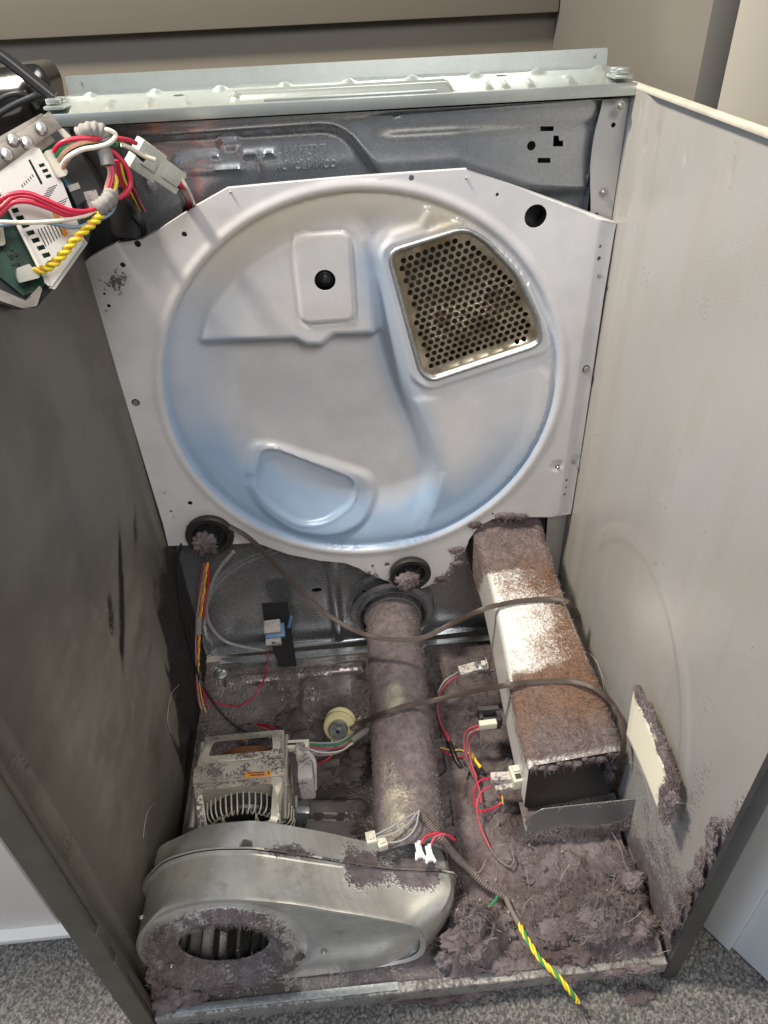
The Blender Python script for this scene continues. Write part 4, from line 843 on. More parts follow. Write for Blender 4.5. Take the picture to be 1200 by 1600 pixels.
dd_ = np.where(top_ > 0.5, dd_, 0.16 + 0.40 * ss(0.42, 0.3, sp) * ss(-0.105, 0.0, Q[:, 1]) + 0.5 * ss(0.72, 0.8, sp))
dd_ -= 0.45 * ss(0.020, 0.004, s_) * ss(0.028, 0.014, s_ + 0.012 * vn(Q[:, 0] * 260, 0 * s_, 1)) + 0.25 * ss(0.004, 0.0, np.abs(np.abs(Q[:, 0]) - 0.066)) * (1 - ss(0.7, 0.8, sp))
fz = ss(0.45, 0.65, dd_); nrm2 = Q - np.array([0, -DH / 2]); nrm2 /= np.linalg.norm(nrm2, axis=1)[:, None]
hgt = fz * (0.0022 * fbm(Q[:, 0], Q[:, 1], s_, 150, 3) + 0.0010)
Qn = Q + nrm2 * hgt[:, None]
narrow = 1 - 0.21 * ss(0.0, 0.75, sp) + 0.03 * ss(0.7, 0.95, sp); s_ = s_ - (upn[1] * Q[:, 1] / ax_[1]) * (1 - sp) ** 2
P = DA[None] + ax_[None] * s_[:, None] + rt[None] * (Qn[:, 0] * narrow)[:, None] + upn[None] * Qn[:, 1][:, None]
F = []
for j in range(ns): a_ = np.arange(npz); F.append(np.stack([j * npz + a_, j * npz + (a_ + 1) % npz, (j + 1) * npz + (a_ + 1) % npz, (j + 1) * npz + a_], 1))
F = np.concatenate(F)[:, ::-1]
brown = np.clip(ss(0.04, 0.22, sp) * ss(0.86, 0.66, sp) * (0.6 + 0.7 * ss(-0.05, 0.05, Q[:, 0] + 0.05 * (fbm(Q[:, 0], s_, 3.1, 30, 3) - 0.5))) + 0.5 * ss(0.3, 0.1, sp) * ss(-0.04, -0.065, Q[:, 0]), 0, 1)
mk('duct_wall', P, F, M['duct'], du, 1.0, {'dust': dd_, 'brown': brown})
# inner skin
inn = []; k2 = 0.0018
for s0 in (0.0, 0.12, 0.33): inn += [DA + ax_ * (s0 - (upn[1] * q[1] / ax_[1]) * (1 - s0 / 0.33)) + rt * (q[0] * (0.955 - 0.78 * s0)) + upn * (-DH / 2 + (q[1] + DH / 2) * 0.955) for q in prof2]
m_ = len(prof2); F2 = [[j * m_ + i, j * m_ + (i + 1) % m_, (j + 1) * m_ + (i + 1) % m_, (j + 1) * m_ + i] for j in range(2) for i in range(m_)] + [list(range(2 * m_, 3 * m_))]
rim = [DA + rt * q[0] + upn * q[1] - ax_ * (upn[1] * q[1] / ax_[1]) for q in prof2]; k0 = len(inn); F2 += [[i, (i + 1) % m_, k0 + (i + 1) % m_, k0 + i] for i in range(m_)]
mk('inner_lining', inn + rim, F2, mat('dark_lining', (0.04, 0.03, 0.026), 0.8, 0.1, dust=0.36, dcol=(0.06, 0.04, 0.036), dscale=30), du, 0.6)  # very dark skin inside the duct mouth
pos, nor = sample(P, F, 26000, np.clip(fz, 0, 1) * (Q[:, 1] > -0.012)); nor = nor * np.sign((nor @ upn))[:, None]
br_ = np.abs((pos - DA) @ ax_ - 0.16) < 0.075 + 0.03 * rng.normal(size=len(pos))
tag(fibres('duct_fuzz', pos[~br_], nor[~br_], 0.0045, 0.00022, M['fibre'], du, 0.6), kind='stuff'); tag(fibres('duct_fuzz', pos[br_], nor[br_], 0.004, 0.00022, M['fibre_br'], du, 0.6), kind='stuff')
# flap and floor tray under the mouth
mb = MB()
fl = [(0.524, 0.020), (0.534, 0.083), (0.548, 0.094), (0.690, 0.096), (0.691, 0.072), (0.684, 0.036), (0.676, 0.026), (0.60, 0.018)]
V, F, uv = plate(roundpoly(fl, 0.004), [], lambda U, Vv: np.stack([U, 0.178 + 0.10 * (0.09 - Vv) * -1 + 0.0 * U, Vv], 1), (0, 0.0015, 0), grid=0.006)
fdu = 0.25 + 0.42 * ss(0.075, 0.03, uv[:, 1] + 0.012 * vn(uv[:, 0] * 90, uv[:, 1] * 90, 0)) + 0.3 * ss(0.67, 0.69, uv[:, 0])
M['flap'] = mat('flap_steel', (0.36, 0.38, 0.38), 0.42, 0.8, dattr=True, dscale=30, fine=300)
mk('flap', V, F, M['flap'], du, 0.6, {'dust': fdu})
pos, nor = sample(V, F, 3500, np.clip(fdu - 0.45, 0, 1)); nor[:] = (0, -1, 0)
tag(fibres('flap_fuzz', pos, nor, 0.005, 0.00022, M['fibre'], du, 0.5), kind='stuff')
mb = MB().prism([(0.524, 0.172, 0.006), (0.534, 0.178, 0.083), (0.534, 0.196, 0.040), (0.522, 0.200, 0.006)], (0.0015, 0, 0));  mb.prism([(0.681, 0.178, 0.006), (0.678, 0.180, 0.08), (0.678, 0.20, 0.04), (0.676, 0.20, 0.006)], (-0.0015, 0, 0))
mb.build('support_bracket', M['flap'], du)['kind'] = 'stuff'; MB().box((0.603, 0.200, 0.040), (0.150, 0.046, 0.0015)).build('mouth_sill', mat('linty_sill', (0.36, 0.30, 0.24), 0.6, 0.2, dust=0.52, dscale=30), du)
# ================================================================== CREAM PAD on the right wall
pad = [at(u, v, 0, 0.648 - 0.0) for (u, v) in ((986, 1072), (976, 1140), (1000, 1215), (1036, 1290), (1044, 1228), (1012, 1140))]
corners = [at(u, v, 0, xx) for (u, v, xx) in ((988, 1071, .655), (976, 1148, .650), (1033, 1290, .652), (1048, 1222, .662))]
nu, nv = 60, 34; Vp = []; att = []
c00, c10, c11, c01 = corners[0], corners[1], corners[2], corners[3]
for side_ in (0, 1):
    for i in range(nu + 1):
        for j in range(nv + 1):
            a_, b_ = i / nu, j / nv; top_e = c00 * (1 - a_) + c01 * a_; bot_e = c10 * (1 - a_) + c11 * a_; p_ = bot_e * (1 - b_) + top_e * b_
            e_ = min(a_, 1 - a_, b_, 1 - b_); p_ = p_ + np.array([0.012 * side_ + 0.0, 0, 0]) + np.array([(0.0025 * (1 - min(1, e_ * 9))) * (1 - 2 * side_), 0, 0.004 * math.sin(a_ * 3)])
            Vp.append(p_); att.append(0.16 + 0.46 * float(ss(0.90, 0.97, b_ + 0.07 * vn(a_ * 12, b_ * 9, 0))) + 0.5 * float(ss(0.88, 0.96, a_ + 0.10 * vn(a_ * 9, b_ * 14, 2)))+ side_ * 0.3)
kk = (nu + 1) * (nv + 1); Fp = []
for i in range(nu):
    for j in range(nv): q = i * (nv + 1) + j; Fp += [[q, q + 1, q + nv + 2, q + nv + 1], [kk + q + nv + 1, kk + q + nv + 2, kk + q + 1, kk + q]]
rim_ = [i * (nv + 1) for i in range(nu + 1)] + [nu * (nv + 1) + j for j in range(1, nv + 1)] + [i * (nv + 1) + nv for i in range(nu - 1, -1, -1)] + [j for j in range(nv - 1, 0, -1)]
for i in range(len(rim_)): a_, b_ = rim_[i], rim_[(i + 1) % len(rim_)]; Fp.append([a_, b_, b_ + kk, a_ + kk])
padt = thing('felt_pad', 'cream felt pad with lint along its upper edge leaning on the right wall', 'pad', tuple(c11))
mk('pad_slab', Vp, Fp, M['foam'], padt, 1.0, {'dust': att})
Vp = np.array(Vp); pos, nor = sample(Vp, Fp, 5000, np.clip(np.array(att) - 0.45, 0, 1)); nor = nor * 0 + np.array([-0.5, -0.3, 0.6])
tag(fibres('pad_fuzz', pos, nor, 0.005, 0.00025, M['fibre'], padt, 0.5), kind='stuff')
# ================================================================== SWITCH, THERMOSTATS
t = thing('blue_switch', 'small blue and grey switch on a steel bracket standing against the back panel', 'switch', (0.155, 0.56, 0.0))
P4 = [at(u, v, 1, 0.588) for (u, v) in ((409, 943), (449, 940), (464, 1022), (440, 1023))]
MB().prism([P4[0], P4[1], P4[2] + np.array([0, -0.03, 0]), P4[3] + np.array([-.004, -0.03, 0]), at(413, 975, 1, 0.58)], (0, 0.0015, 0)).build('bracket', M['dark'], t)
c = at(427, 990, 1, 0.555)
MB().box(c + np.array([0, 0.006, 0.010]), (0.030, 0.024, 0.020), (0.5, 0, 0.05), 0.002).build('switch_top', M['conn_dusty'], t)
MB().box(c + np.array([0.003, 0.006, -0.001]), (0.036, 0.026, 0.016), (0.5, 0, 0.05), 0.002).build('switch_body', M['blue'], t)
MB().box(c + np.array([-0.001, -0.004, -0.013]), (0.028, 0.020, 0.016), (0.5, 0, 0.05), 0.002).build('terminal_cover', M['conn_dusty'], t)
MB().box(c + np.array([0.0, -0.015, -0.009]), (0.006, 0.002, 0.010), (0.5, 0, 0.05)).build('terminal_slot', M['dark'], t)
MB().box(at(453, 972, 1, 0.575), (0.006, 0.004, 0.030), (0, 0.3, 0), 0.001).build('blue_tab', M['blue'], t)
lft = lambda s0, h0: DA + ax_ * s0 - rt * (DW / 2) - upn * h0
c = at(757, 1042, 0, lft(0.20, .02)[0] - 0.004)
t = thing('upper_thermostat', 'round metal thermostat on the duct side by the bare white patch', 'thermostat', c)
MB().lathe([(0.0001, -0.012), (0.010, -0.012), (0.0105, -0.004), (0.012, -0.003), (0.012, 0.004)], c, (1, 0.1, 0), 24).build('sensor_can', M['screw'], t)
mb = MB().box(c + np.array([0.001, 0.0, 0.0]), (0.002, 0.012, 0.046), (0.2, 0, 0), 0.0005); mb.box(c + np.array([-0.012, 0.0, 0.008]), (0.012, 0.010, 0.002)); mb.build('mounting_ear', M['screw'], t)
MB().box(c + np.array([-0.002, -0.004, 0.012]), (0.010, 0.010, 0.008), bev=0.001).build('terminal', M['conn_dusty'], t)
c2 = at(731, 1047, 2, float(c[2]) + 0.0)
tag(MB().box(c2, (0.030, 0.017, 0.014), (0.15, -0.1, 0.15), 0.0015).box(c2 + np.array([0.018, 0.002, 0.0]), (0.010, 0.012, 0.009), (0.15, -0.1, 0.15), 0.001).build('wire_connector', M['conn_dusty'], None), 'dusty grey white plug on the round thermostat beside the duct', 'connector', 'ivory and clear wire plugs')
c = at(766, 1122, 2, 0.10)
t = thing('middle_thermostat', 'black square thermostat block low on the left side of the duct', 'thermostat', c)
mb = MB().box(c + np.array([-0.002, 0.010, 0.004]), (0.034, 0.008, 0.020), bev=0.001); mb.box(c + np.array([-0.002, -0.008, 0.0]), (0.034, 0.008, 0.018), bev=0.001); mb.box(c + np.array([0.014, 0.0, 0.0]), (0.008, 0.020, 0.020), bev=0.001); mb.box(c + np.array([-0.015, 0, 0]), (0.006, 0.020, 0.018), bev=0.001); mb.box(c + np.array([0, 0, -0.012]), (0.032, 0.022, 0.008), bev=0.001)
mb.build('block', mat('grey_black_plastic', (0.06, 0.055, 0.055), 0.5, 0, dust=0.42), t)
c3 = at(762, 1132, 2, 0.108)
tag(MB().box(c3, (0.028, 0.010, 0.013), (0, 0, 0.03), 0.001).build('wire_connector', M['conn'], None), 'ivory plug on the black square thermostat', 'connector', 'ivory and clear wire plugs')
c = at(807, 1214, 2, 0.085)
t = thing('lower_thermostat', 'cream terminal block at the mouth of the duct', 'thermostat', c)
mb = MB().box(c, (0.018, 0.028, 0.022), (0, 0, 0.1), 0.0015); mb.box(c + np.array([0, 0.006, 0.012]), (0.012, 0.010, 0.006), (0, 0, 0.1), 0.001); mb.build('block', M['conn'], t)
MB().box(c + np.array([0.0, -0.006, 0.0115]), (0.008, 0.008, 0.002), (0, 0, 0.1)).build('contact_slot', M['ink'], t)
c4 = at(783, 1216, 2, 0.080)
tag(MB().box(c4, (0.032, 0.014, 0.014), (0, 0, -0.05), 0.0015).box(c4 + np.array([0.002, -0.012, -0.008]), (0.028, 0.009, 0.010), (0, 0, 0.12), 0.0015).build('wire_connector', M['conn_dusty'], None), 'dusty grey plug pushed into the cream block at the duct mouth', 'connector', 'ivory and clear wire plugs')

# ================================================================== DRIVE BELT
def duct_top(u, v, lift=0.005): return atp(u, v, DA + upn * lift, upn)
def pipe_top(u, v): return at(u, v, 2, 0.146)
bt = thing('drive_belt', 'slack brown drive belt looping from the left roller across pipe and duct', 'belt', (0.3, 0.4, 0.1))
BL1 = [at(358, 822, 1, 0.535), at(392, 843, 1, 0.53), at(440, 892, 1, 0.53), at(490, 943, 1, 0.51), at(540, 978, 1, 0.47), at(580, 994, 1, 0.44), at(625, 1000, 1, 0.43), at(665, 995, 1, 0.43), at(705, 975, 1, 0.44), duct_top(752, 953, .006), duct_top(800, 941), duct_top(850, 936), duct_top(878, 937, .012), duct_top(891, 943, .014), at(903, 960, 0, .660), at(906, 985, 0, .664)]
BL2 = [at(548, 1140, 2, 0.09), at(568, 1128, 2, 0.10), at(600, 1114, 2, 0.142), at(640, 1102, 2, 0.146), at(680, 1094, 2, 0.142), at(730, 1082, 2, 0.165), duct_top(790, 1071, .008), duct_top(830, 1066, .006), duct_top(880, 1064, .006), duct_top(905, 1067, .012), duct_top(926, 1073, .020), duct_top(944, 1086, .020), at(960, 1104, 0, .668), at(970, 1125, 0, .670), at(975, 1155, 0, .668), at(971, 1180, 0, .664), at(962, 1195, 0, .66)]
for k, BLk in enumerate((BL1, BL2)):
    MB().tube(spline(BLk, 10), 0.0042, 10, flat=0.2, up=(0.05, -0.5, 0.8)).build('belt_strand', M['belt'], bt, 1.0)
# clear hose
tag(MB().tube(spline([at(u, v, 1, y) for (u, v, y) in ((365, 862, .56), (345, 885, .565), (331, 912, .57), (322, 950, .575), (330, 980, .575), (352, 1002, .57), (385, 1012, .56), (412, 1016, .555))], 10), 0.0034, 10).build('clear_hose', M['hose'], None, 1.2), 'translucent grey hose curving from the left roller to the blue switch', 'hose')

# ================================================================== WIRES
def lab(o, l, c='wire', g=None): return tag(o, l, c, g)
def G(pts): return [at(u, v, 2, z) for (u, v, z) in pts]
def GY(pts): return [at(u, v, 1, y) for (u, v, y) in pts]
# left harness hanging in the back left corner
hz = thing('corner_wire_harness', 'bundle of red, yellow and grey wires hanging in the back left corner', 'wire bundle', (0.04, 0.56, 0.1))
base_p = [(322, 880, .555), (318, 910, .555), (312, 960, .55), (309, 1000, .545), (308, 1040, .53), (311, 1075, .51), (318, 1105, .49), (334, 1132, .46), (356, 1148, .43), (385, 1158, .40)]
for i, (mname, ox, oy) in enumerate((('pink_w', -5, 0), ('red_w', -2, 2), ('yeld_w', 2, 0), ('pink_w', 4, 2), ('blk_w', 6, 1), ('gry_w', -4, 3), ('red_w', 8, -1))):
    pts = [(u + ox * (0.6 + 0.4 * math.sin(j * 1.3 + i)), v + oy, y - 0.002 * (i % 3)) for j, (u, v, y) in enumerate(base_p)]
    wire('wire', GY(pts), 0.00135, M[mname], hz)
for ph, mm in ((0, 'yel_w'), (pi, 'org_w')): MB().tube(twisted(GY([(u + 2, v, y - 0.006) for (u, v, y) in base_p[:5]]), 0.0012, 0.0014, 7, ph, 24), 0.0012, 6).build('twisted_wire', M[mm], hz, 1.2)
for (a_, b_) in (((311, 962), (310, 990)), ((309, 1050), (311, 1078))):
    MB().tube(GY([(a_[0], a_[1], .547), (b_[0], b_[1], .535)]), 0.0062, 10).build('tape_wrap', M['tape'], hz, 1.2)
MB().tube(GY([(a_, b_, c_) for (a_, b_, c_) in ((352, 1146, .43), (360, 1152, .425), (368, 1160, .42), (380, 1165, .41))]), 0.0022, 8).build('yellow_sleeve', M['yel_w'], hz, 1.2)
lab(wire('red_wire', [at(316, 1070, 1, .51)] + G([(325, 1088, .03), (345, 1100, .02), (370, 1103, .02), (392, 1093, .03), (408, 1070, .045)]) + [at(417, 1045, 1, .54), at(418, 1018, 1, .555)], 0.0014, M['red_w']), 'single red wire looping over the base from corner harness to blue switch')
lab(wire('black_wire', GY([(283, 850, .52), (278, 880, .52), (280, 940, .52), (296, 1010, .51), (312, 1060, .49), (335, 1100, .45), (362, 1130, .42), (388, 1146, .40)]), 0.0022, M['blk_w']), 'thick black wire curving down the back left corner in front of the harness')
# red, green wires over the motor
mh = thing('motor_harness', 'red, green and white wires running from the ivory motor plug past the pulley', 'wire bundle', tuple(at(500, 1165, 2, 0.1)))
for i, (mm, pts) in enumerate((('pink_w', [(482, 1166, .150), (505, 1170, .125), (530, 1168, .11), (545, 1160, .10), (556, 1148, .09)]), ('grn_w', [(482, 1163, .150), (505, 1165, .125), (530, 1163, .11), (548, 1154, .10), (558, 1145, .09)]), ('wht_w', [(482, 1170, .148), (505, 1176, .12), (532, 1173, .10), (548, 1163, .095), (560, 1152, .09)]), ('gry_w', [(482, 1160, .150), (505, 1161, .13), (528, 1159, .12), (546, 1150, .11)]), ('gry_w', [(480, 1178, .14), (505, 1180, .11), (530, 1175, .095), (552, 1160, .09)]), ('red_w', [(492, 1196, .08), (510, 1187, .09), (525, 1174, .095)]))):
    wire('wire', G(pts), 0.0014, M[mm], mh)
for i in range(3): wire('wire', G([(400 + 3 * i, 1131 + 2 * i, .03), (420, 1133 + 4 * i, .05), (436, 1144 + 3 * i, .08), (452, 1157 + 2 * i, .14)]), 0.0014, M[('red_w', 'red_w', 'tan_w')[i]], mh)
MB().tube(G([(548, 1158, .095), (566, 1146, .09), (576, 1140, .08)]), 0.0055, 8).build('tape_wrap', M['tape'], mh, 1.2)
# thermostat wires
th = thing('thermostat_wires', 'dusty pink and white wires trailing from the duct thermostats down to the base', 'wire bundle', tuple(at(720, 1150, 2, 0.02)))
for mm, pts in (('pink_w', [(716, 1056, .07), (700, 1066, .065), (687, 1085, .05), (684, 1110, .03), (690, 1135, .02), (702, 1160, .02), (712, 1185, .02)]), ('gry_w', [(716, 1050, .07), (696, 1063, .065), (686, 1080, .05), (683, 1100, .03)]),
                ('pink_w', [(748, 1133, .105), (732, 1140, .09), (725, 1155, .07), (728, 1180, .05), (738, 1205, .03), (748, 1230, .02), (752, 1255, .02)]), ('gry_w', [(750, 1139, .10), (735, 1145, .085), (729, 1160, .06), (730, 1185, .04)]), ('pink_w', [(748, 1137, .10), (738, 1145, .09), (733, 1160, .06), (736, 1190, .04), (745, 1215, .03)]),
                ('red_w', [(766, 1215, .08), (750, 1220, .07), (741, 1235, .06), (742, 1258, .045), (752, 1270, .04)]), ('red_w', [(752, 1268, .035), (772, 1262, .03), (785, 1250, .035), (775, 1232, .05)]),
                ('pink_w', [(768, 1228, .07), (752, 1238, .055), (745, 1260, .045), (750, 1290, .03), (765, 1324, .025)]), ('sheath', [(765, 1324, .025), (778, 1342, .02), (795, 1354, .02), (803, 1345, .02), (800, 1330, .02)]),
                ('yel_w', [(736, 1180, .03), (742, 1188, .03), (750, 1200, .03)]), ('yel_w', [(738, 1178, .03), (745, 1190, .03), (752, 1198, .03)]), ('blk_w', [(722, 1190, .02), (740, 1200, .02), (765, 1210, .02)]), ('yeld_w', [(688, 1168, .015), (705, 1172, .015), (720, 1172, .015), (735, 1178, .015)]), ('yel_w', [(776, 1236, .04), (784, 1244, .04), (786, 1256, .035)]), ('red_w', [(690, 1172, .015), (705, 1180, .015), (730, 1185, .015)]),
                ('pink_w', [(690, 1135, .02), (700, 1150, .02), (706, 1175, .018)]), ('sheath', [(728, 1180, .03), (731, 1200, .02), (728, 1215, .015)])):
    wire('wire', G(pts), 0.0016, M[mm], th)
MB().tube(G([(702, 1160, .02), (708, 1175, .02), (714, 1190, .018), (720, 1198, .015)]), 0.004, 8).build('tape_wrap', M['blk_w'], th, 1.2)
MB().tube(G([(728, 1185, .045), (735, 1200, .03), (745, 1218, .02)]), 0.0045, 8).build('tape_wrap', M['sheath'], th, 1.2)
# corrugated conduit and yellow green earth wire leading out over the front lip
cd = thing('conduit_cable', 'dusty corrugated conduit ending in twisted yellow and green wire over the front lip', 'cable', tuple(at(760, 1380, 2, 0.02)))
cp = spline(G([(655, 1268, .14), (672, 1290, .13), (690, 1312, .115), (712, 1338, .08), (735, 1360, .05), (760, 1384, .035), (790, 1402, .03)]), 40)
MB().tube(cp, lambda t_: 0.0058 + 0.0010 * math.sin(t_ * 2 * pi * 48) - 0.0018 * t_, 10).build('conduit', M['sheath'], cd, 1.2)
tail = G([(790, 1402, .030), (800, 1425, .03), (812, 1446, .03)])
MB().tube(spline(tail, 8), 0.0038, 8).build('taped_end', M['sheath'], cd, 1.2)
yw = G([(810, 1443, .03), (825, 1470, .03), (845, 1500, .028), (868, 1522, .022), (890, 1548, .008), (903, 1566, -.012)])
for ph, mm in ((0, 'yel_w'), (2.1, 'grn_w'), (4.2, 'yel_w')): MB().tube(twisted(yw, 0.0018, 0.0021, 4.5, ph, 24), 0.0018, 7).build('twisted_wire', M[mm], cd, 1.2)
lab(wire('green_wire', G([(777, 1400, .045), (771, 1410, .048), (757, 1418, .05), (738, 1420, .05)]), 0.0017, M['grn_w']), 'short loose green wire on the lint beside the conduit')
lab(wire('grey_cable', G([(903, 1566, -.012), (908, 1580, -.03)]) + [at(915, 1596, 2, -.044), at(935, 1640, 2, -.047)], 0.0022, M['sheath']), 'dusty cable end lying on the carpet in front of the lip')
# white plugs on the blower and pipe end
for (u, v, z, ln, wd_, rz, lb) in ((580, 1311, .150, .018, .016, 0.15, 'ivory wire plug on the blower top, the left of the pair'), (597, 1318, .146, .017, .014, 0.25, 'ivory wire plug on the blower top, the right of the pair')):
    c = at(u, v, 2, z); o = MB().box(c, (ln * .75, wd_, 0.012), (0, 0, rz), 0.001).box(c + np.array([0, 0, 0.007]), (ln * .4, wd_ * .5, 0.003), (0, 0, rz), 0.0006).build('wire_connector', M['conn'], None); tag(o, lb, 'connector', 'ivory and clear wire plugs')
for k, pts in enumerate(([(590, 1308, .152), (612, 1303, .155), (635, 1290, .155), (653, 1268, .15)], [(603, 1317, .148), (628, 1313, .15), (648, 1295, .15), (655, 1266, .15)], [(586, 1305, .152), (615, 1290, .158), (648, 1270, .15)])):
    lab(wire('grey_wire', G(pts), 0.0013, M['gry_w']), ('grey wire from the left ivory plug on the blower', 'lower grey wire from the right ivory plug on the blower', 'upper thin grey wire from the ivory plugs to the conduit')[k])
for (u, v, lb) in ((655, 1329, 'white spade terminal on a red wire end, the left one of two'), (671, 1334, 'white spade terminal on a red wire end, the right one of two')):
    c = at(u, v, 2, .135); mb = MB().box(c, (0.008, 0.020, 0.006), (0, 0, 0.1), 0.001)
    for sx in (-1, 1): mb.box(c + np.array([sx * 0.0045, -0.008, 0.001]), (0.0035, 0.010, 0.005), (0, 0, 0.1 + 0.25 * sx), 0.0008)
    mb.box(c + np.array([0.001, 0.008, 0.004]), (0.004, 0.006, 0.002)); tag(mb.build('spade_terminal', M['wplast'], None), lb, 'terminal', 'white spade terminals')
lab(wire('red_wire', G([(657, 1320, .14), (665, 1307, .142), (682, 1302, .14), (700, 1305, .13), (711, 1312, .12)]), 0.0016, M['red_w']), 'red wire arching from the left white spade terminal to the conduit')
lab(wire('red_wire', G([(672, 1322, .138), (680, 1308, .14), (695, 1304, .138), (708, 1312, .12)]), 0.0016, M['pink_w']), 'dusty red wire arching from the right white spade terminal')
# long stray hairs
for k, (pts, l) in enumerate((([at(915, 1018, 0, .674), at(930, 1030, 0, .67), at(940, 1055, 0, .672), at(944, 1080, 0, .674)], 'pale stray hair on the right wall behind the duct'), ([at(983, 1190, 0, .672), at(1000, 1200, 0, .67), at(1013, 1240, 0, .672), at(1018, 1280, 0, .674)], 'pale curved hair on the right wall under the felt pad'),
      ([at(280, 1070, 0, .012), at(268, 1085, 0, .012), at(262, 1120, 0, .012), at(266, 1145, 0, .012)], 'pale looped hair on the left wall by the harness'), ([at(243, 1255, 0, .008), at(232, 1265, 0, .01), at(226, 1290, 0, .01), at(224, 1310, 0, .008)], 'pale curled hair on the left wall above the blower'))):
    lab(wire('stray_hair', pts, 0.00045, M['fibre_w'], None, 5), l, 'hair')

# ================================================================== CONTROL BOARD (upper left)
n0 = atd(75, 340, .66); nb = CAM - n0; nb /= np.linalg.norm(nb); nb = nb + np.array([0.25, -0.1, 0.15]); nb /= np.linalg.norm(nb)
def K(u, v, h=0.0): return atp(u, v, n0 + nb * h, nb)
cb = thing('control_board', 'green circuit board in a black tray under a slotted white cover, upper left', 'circuit board', tuple(n0))
def kprism(name, poly, h, th_, m, parent=cb, holes=None, bev=None):
    P0 = n0 + nb * h; e1 = K(100, 340, h) - K(0, 340, h); e1 = e1 / np.linalg.norm(e1); e2 = np.cross(nb, e1)
    def L2(u, v): d = K(u, v, h) - P0; return (float(d @ e1), float(d @ e2))
    pl = [L2(*q) for q in poly]; hs = [[L2(*q) for q in hh] for hh in (holes or [])]
    if bev: pl = roundpoly(pl, bev, 3)
    V, F, uv = plate(pl, hs, lambda U, Vv: P0[None] + U[:, None] * e1[None] + Vv[:, None] * e2[None], tuple(-nb * th_)); return mk(name, V, F, m, parent, 0.5)
kprism('tray_floor', [(-60, 230), (60, 205), (105, 200), (160, 300), (136, 385), (82, 452), (58, 480), (40, 482), (-60, 430)], -0.022, 0.004, M['black'])
kprism('tray_wall', [(-60, 400), (0, 452), (40, 470), (62, 446), (66, 452), (58, 478), (36, 482), (0, 470), (-60, 440)], 0.004, 0.030, M['bracket'], bev=0.001)
kprism('tray_edge', [(-60, 408), (0, 462), (38, 478), (50, 476), (36, 484), (0, 474), (-60, 446)], 0.000, 0.040, M['black'], bev=0.001)
kprism('board', [(-60, 300), (20, 245), (88, 220), (128, 330), (120, 380), (64, 452), (36, 462), (14, 444), (-60, 385)], -0.010, 0.0016, M['pcb'])
kprism('blue_edge', [(96, 276), (101, 276), (127, 322), (124, 332)], -0.004, 0.012, M['blue'])
cover = [(-40, 330), (-40, 268), (0, 268), (53, 229), (62, 232), (72, 250), (98, 286), (131, 372), (128, 382), (82, 446), (76, 447), (70, 442), (66, 428), (0, 302)]
hs = []
for k in range(8): u0, v0 = 15.5 + 8.2 * k, 327 + 11.6 * k; hs.append([(u0, v0), (u0 + 12, v0 - 3), (u0 + 15, v0 + 3.5), (u0 + 4, v0 + 7)])
for k in range(3): u0, v0 = 60 + 5.2 * k, 257 + 8.6 * k; hs.append([(u0, v0), (u0 + 8.5, v0 - 2.8), (u0 + 11, v0 + 2.2), (u0 + 2.5, v0 + 5)])
hs.append([(44, 250), (47, 248.5), (67, 286), (64, 289)])
for k in range(6): u0, v0 = 33 + 3.2 * k, 289 - 3.2 * k; hs.append([(u0, v0), (u0 + 1.3, v0 - 1.2), (u0 + 4.2, v0 + 3.2), (u0 + 2.9, v0 + 4.4)])
for k in range(7): u0, v0 = 60 + 2.4 * k, 300 - 4.0 * k + 18; hs.append([(u0, v0), (u0 + 15, v0 - 5.8), (u0 + 15.6, v0 - 4.3), (u0 + 0.6, v0 + 1.5)])
for k in range(7): u0, v0 = 84 + 2.0 * k, 316 - 0.2 * k; hs.append([(u0 - 2, v0 + 10 - k * 4.2 + 8), (u0 + 14, v0 + 2 - k * 4.2 + 8), (u0 + 14.4, v0 + 3.4 - k * 4.2 + 8), (u0 - 1.6, v0 + 11.4 - k * 4.2 + 8)])
for k in range(8): u0, v0 = 58 + 5.0 * k, 358 - 1.7 * k; hs.append([(u0, v0), (u0 + 1.6, v0 - .6), (u0 + 15 - k * .6, v0 + 27 - k * 1.2), (u0 + 13.4 - k * .6, v0 + 27.8 - k * 1.2)])
for k in range(7): u0, v0 = 100 + 3.0 * k, 380 - 3.4 * k; hs.append([(u0 - 2, v0 + 8), (u0 - 1, v0 + 7), (u0 + 1.6, v0 + 13), (u0 + 0.5, v0 + 13.8)]) if k < 6 else None
# keep only slots that do not touch one another
good = []
for h_ in hs:
    c_ = np.mean(h_, axis=0); 
    if all(not (inpoly(np.array([q[0] for q in g_]), np.array([q[1] for q in g_]), h_).any() or inpoly(np.array([q[0] for q in h_]), np.array([q[1] for q in h_]), g_).any()) for g_ in good) and sdf(np.array([q[0] for q in h_]), np.array([q[1] for q in h_]), cover).min() > 0.5: good.append(h_)
kprism('slotted_cover', cover, 0.010, 0.0018, M['wplast'], holes=good)
kprism('cover_side', [(131, 372), (137, 380), (86, 452), (78, 450), (82, 446), (128, 382)], 0.004, 0.010, M['wplast'])
kprism('cover_ridge', [(0, 300), (3, 298), (69, 430), (66, 432)], 0.0125, 0.004, M['wplast'])
for k, q in enumerate(([(82, 331), (90, 328), (96, 341), (88, 345)], [(94, 355), (101, 352), (106, 366), (100, 371)])): kprism('orange_sticker', q, 0.0112, 0.0004, M['label_or'])
kprism('relay', [(106, 292), (124, 286), (134, 312), (120, 322)], 0.012, 0.020, M['black'], bev=0.001); kprism('relay', [(106, 290), (122, 285), (126, 294), (110, 300)], 0.014, 0.004, M['bracket'], bev=0.0005)
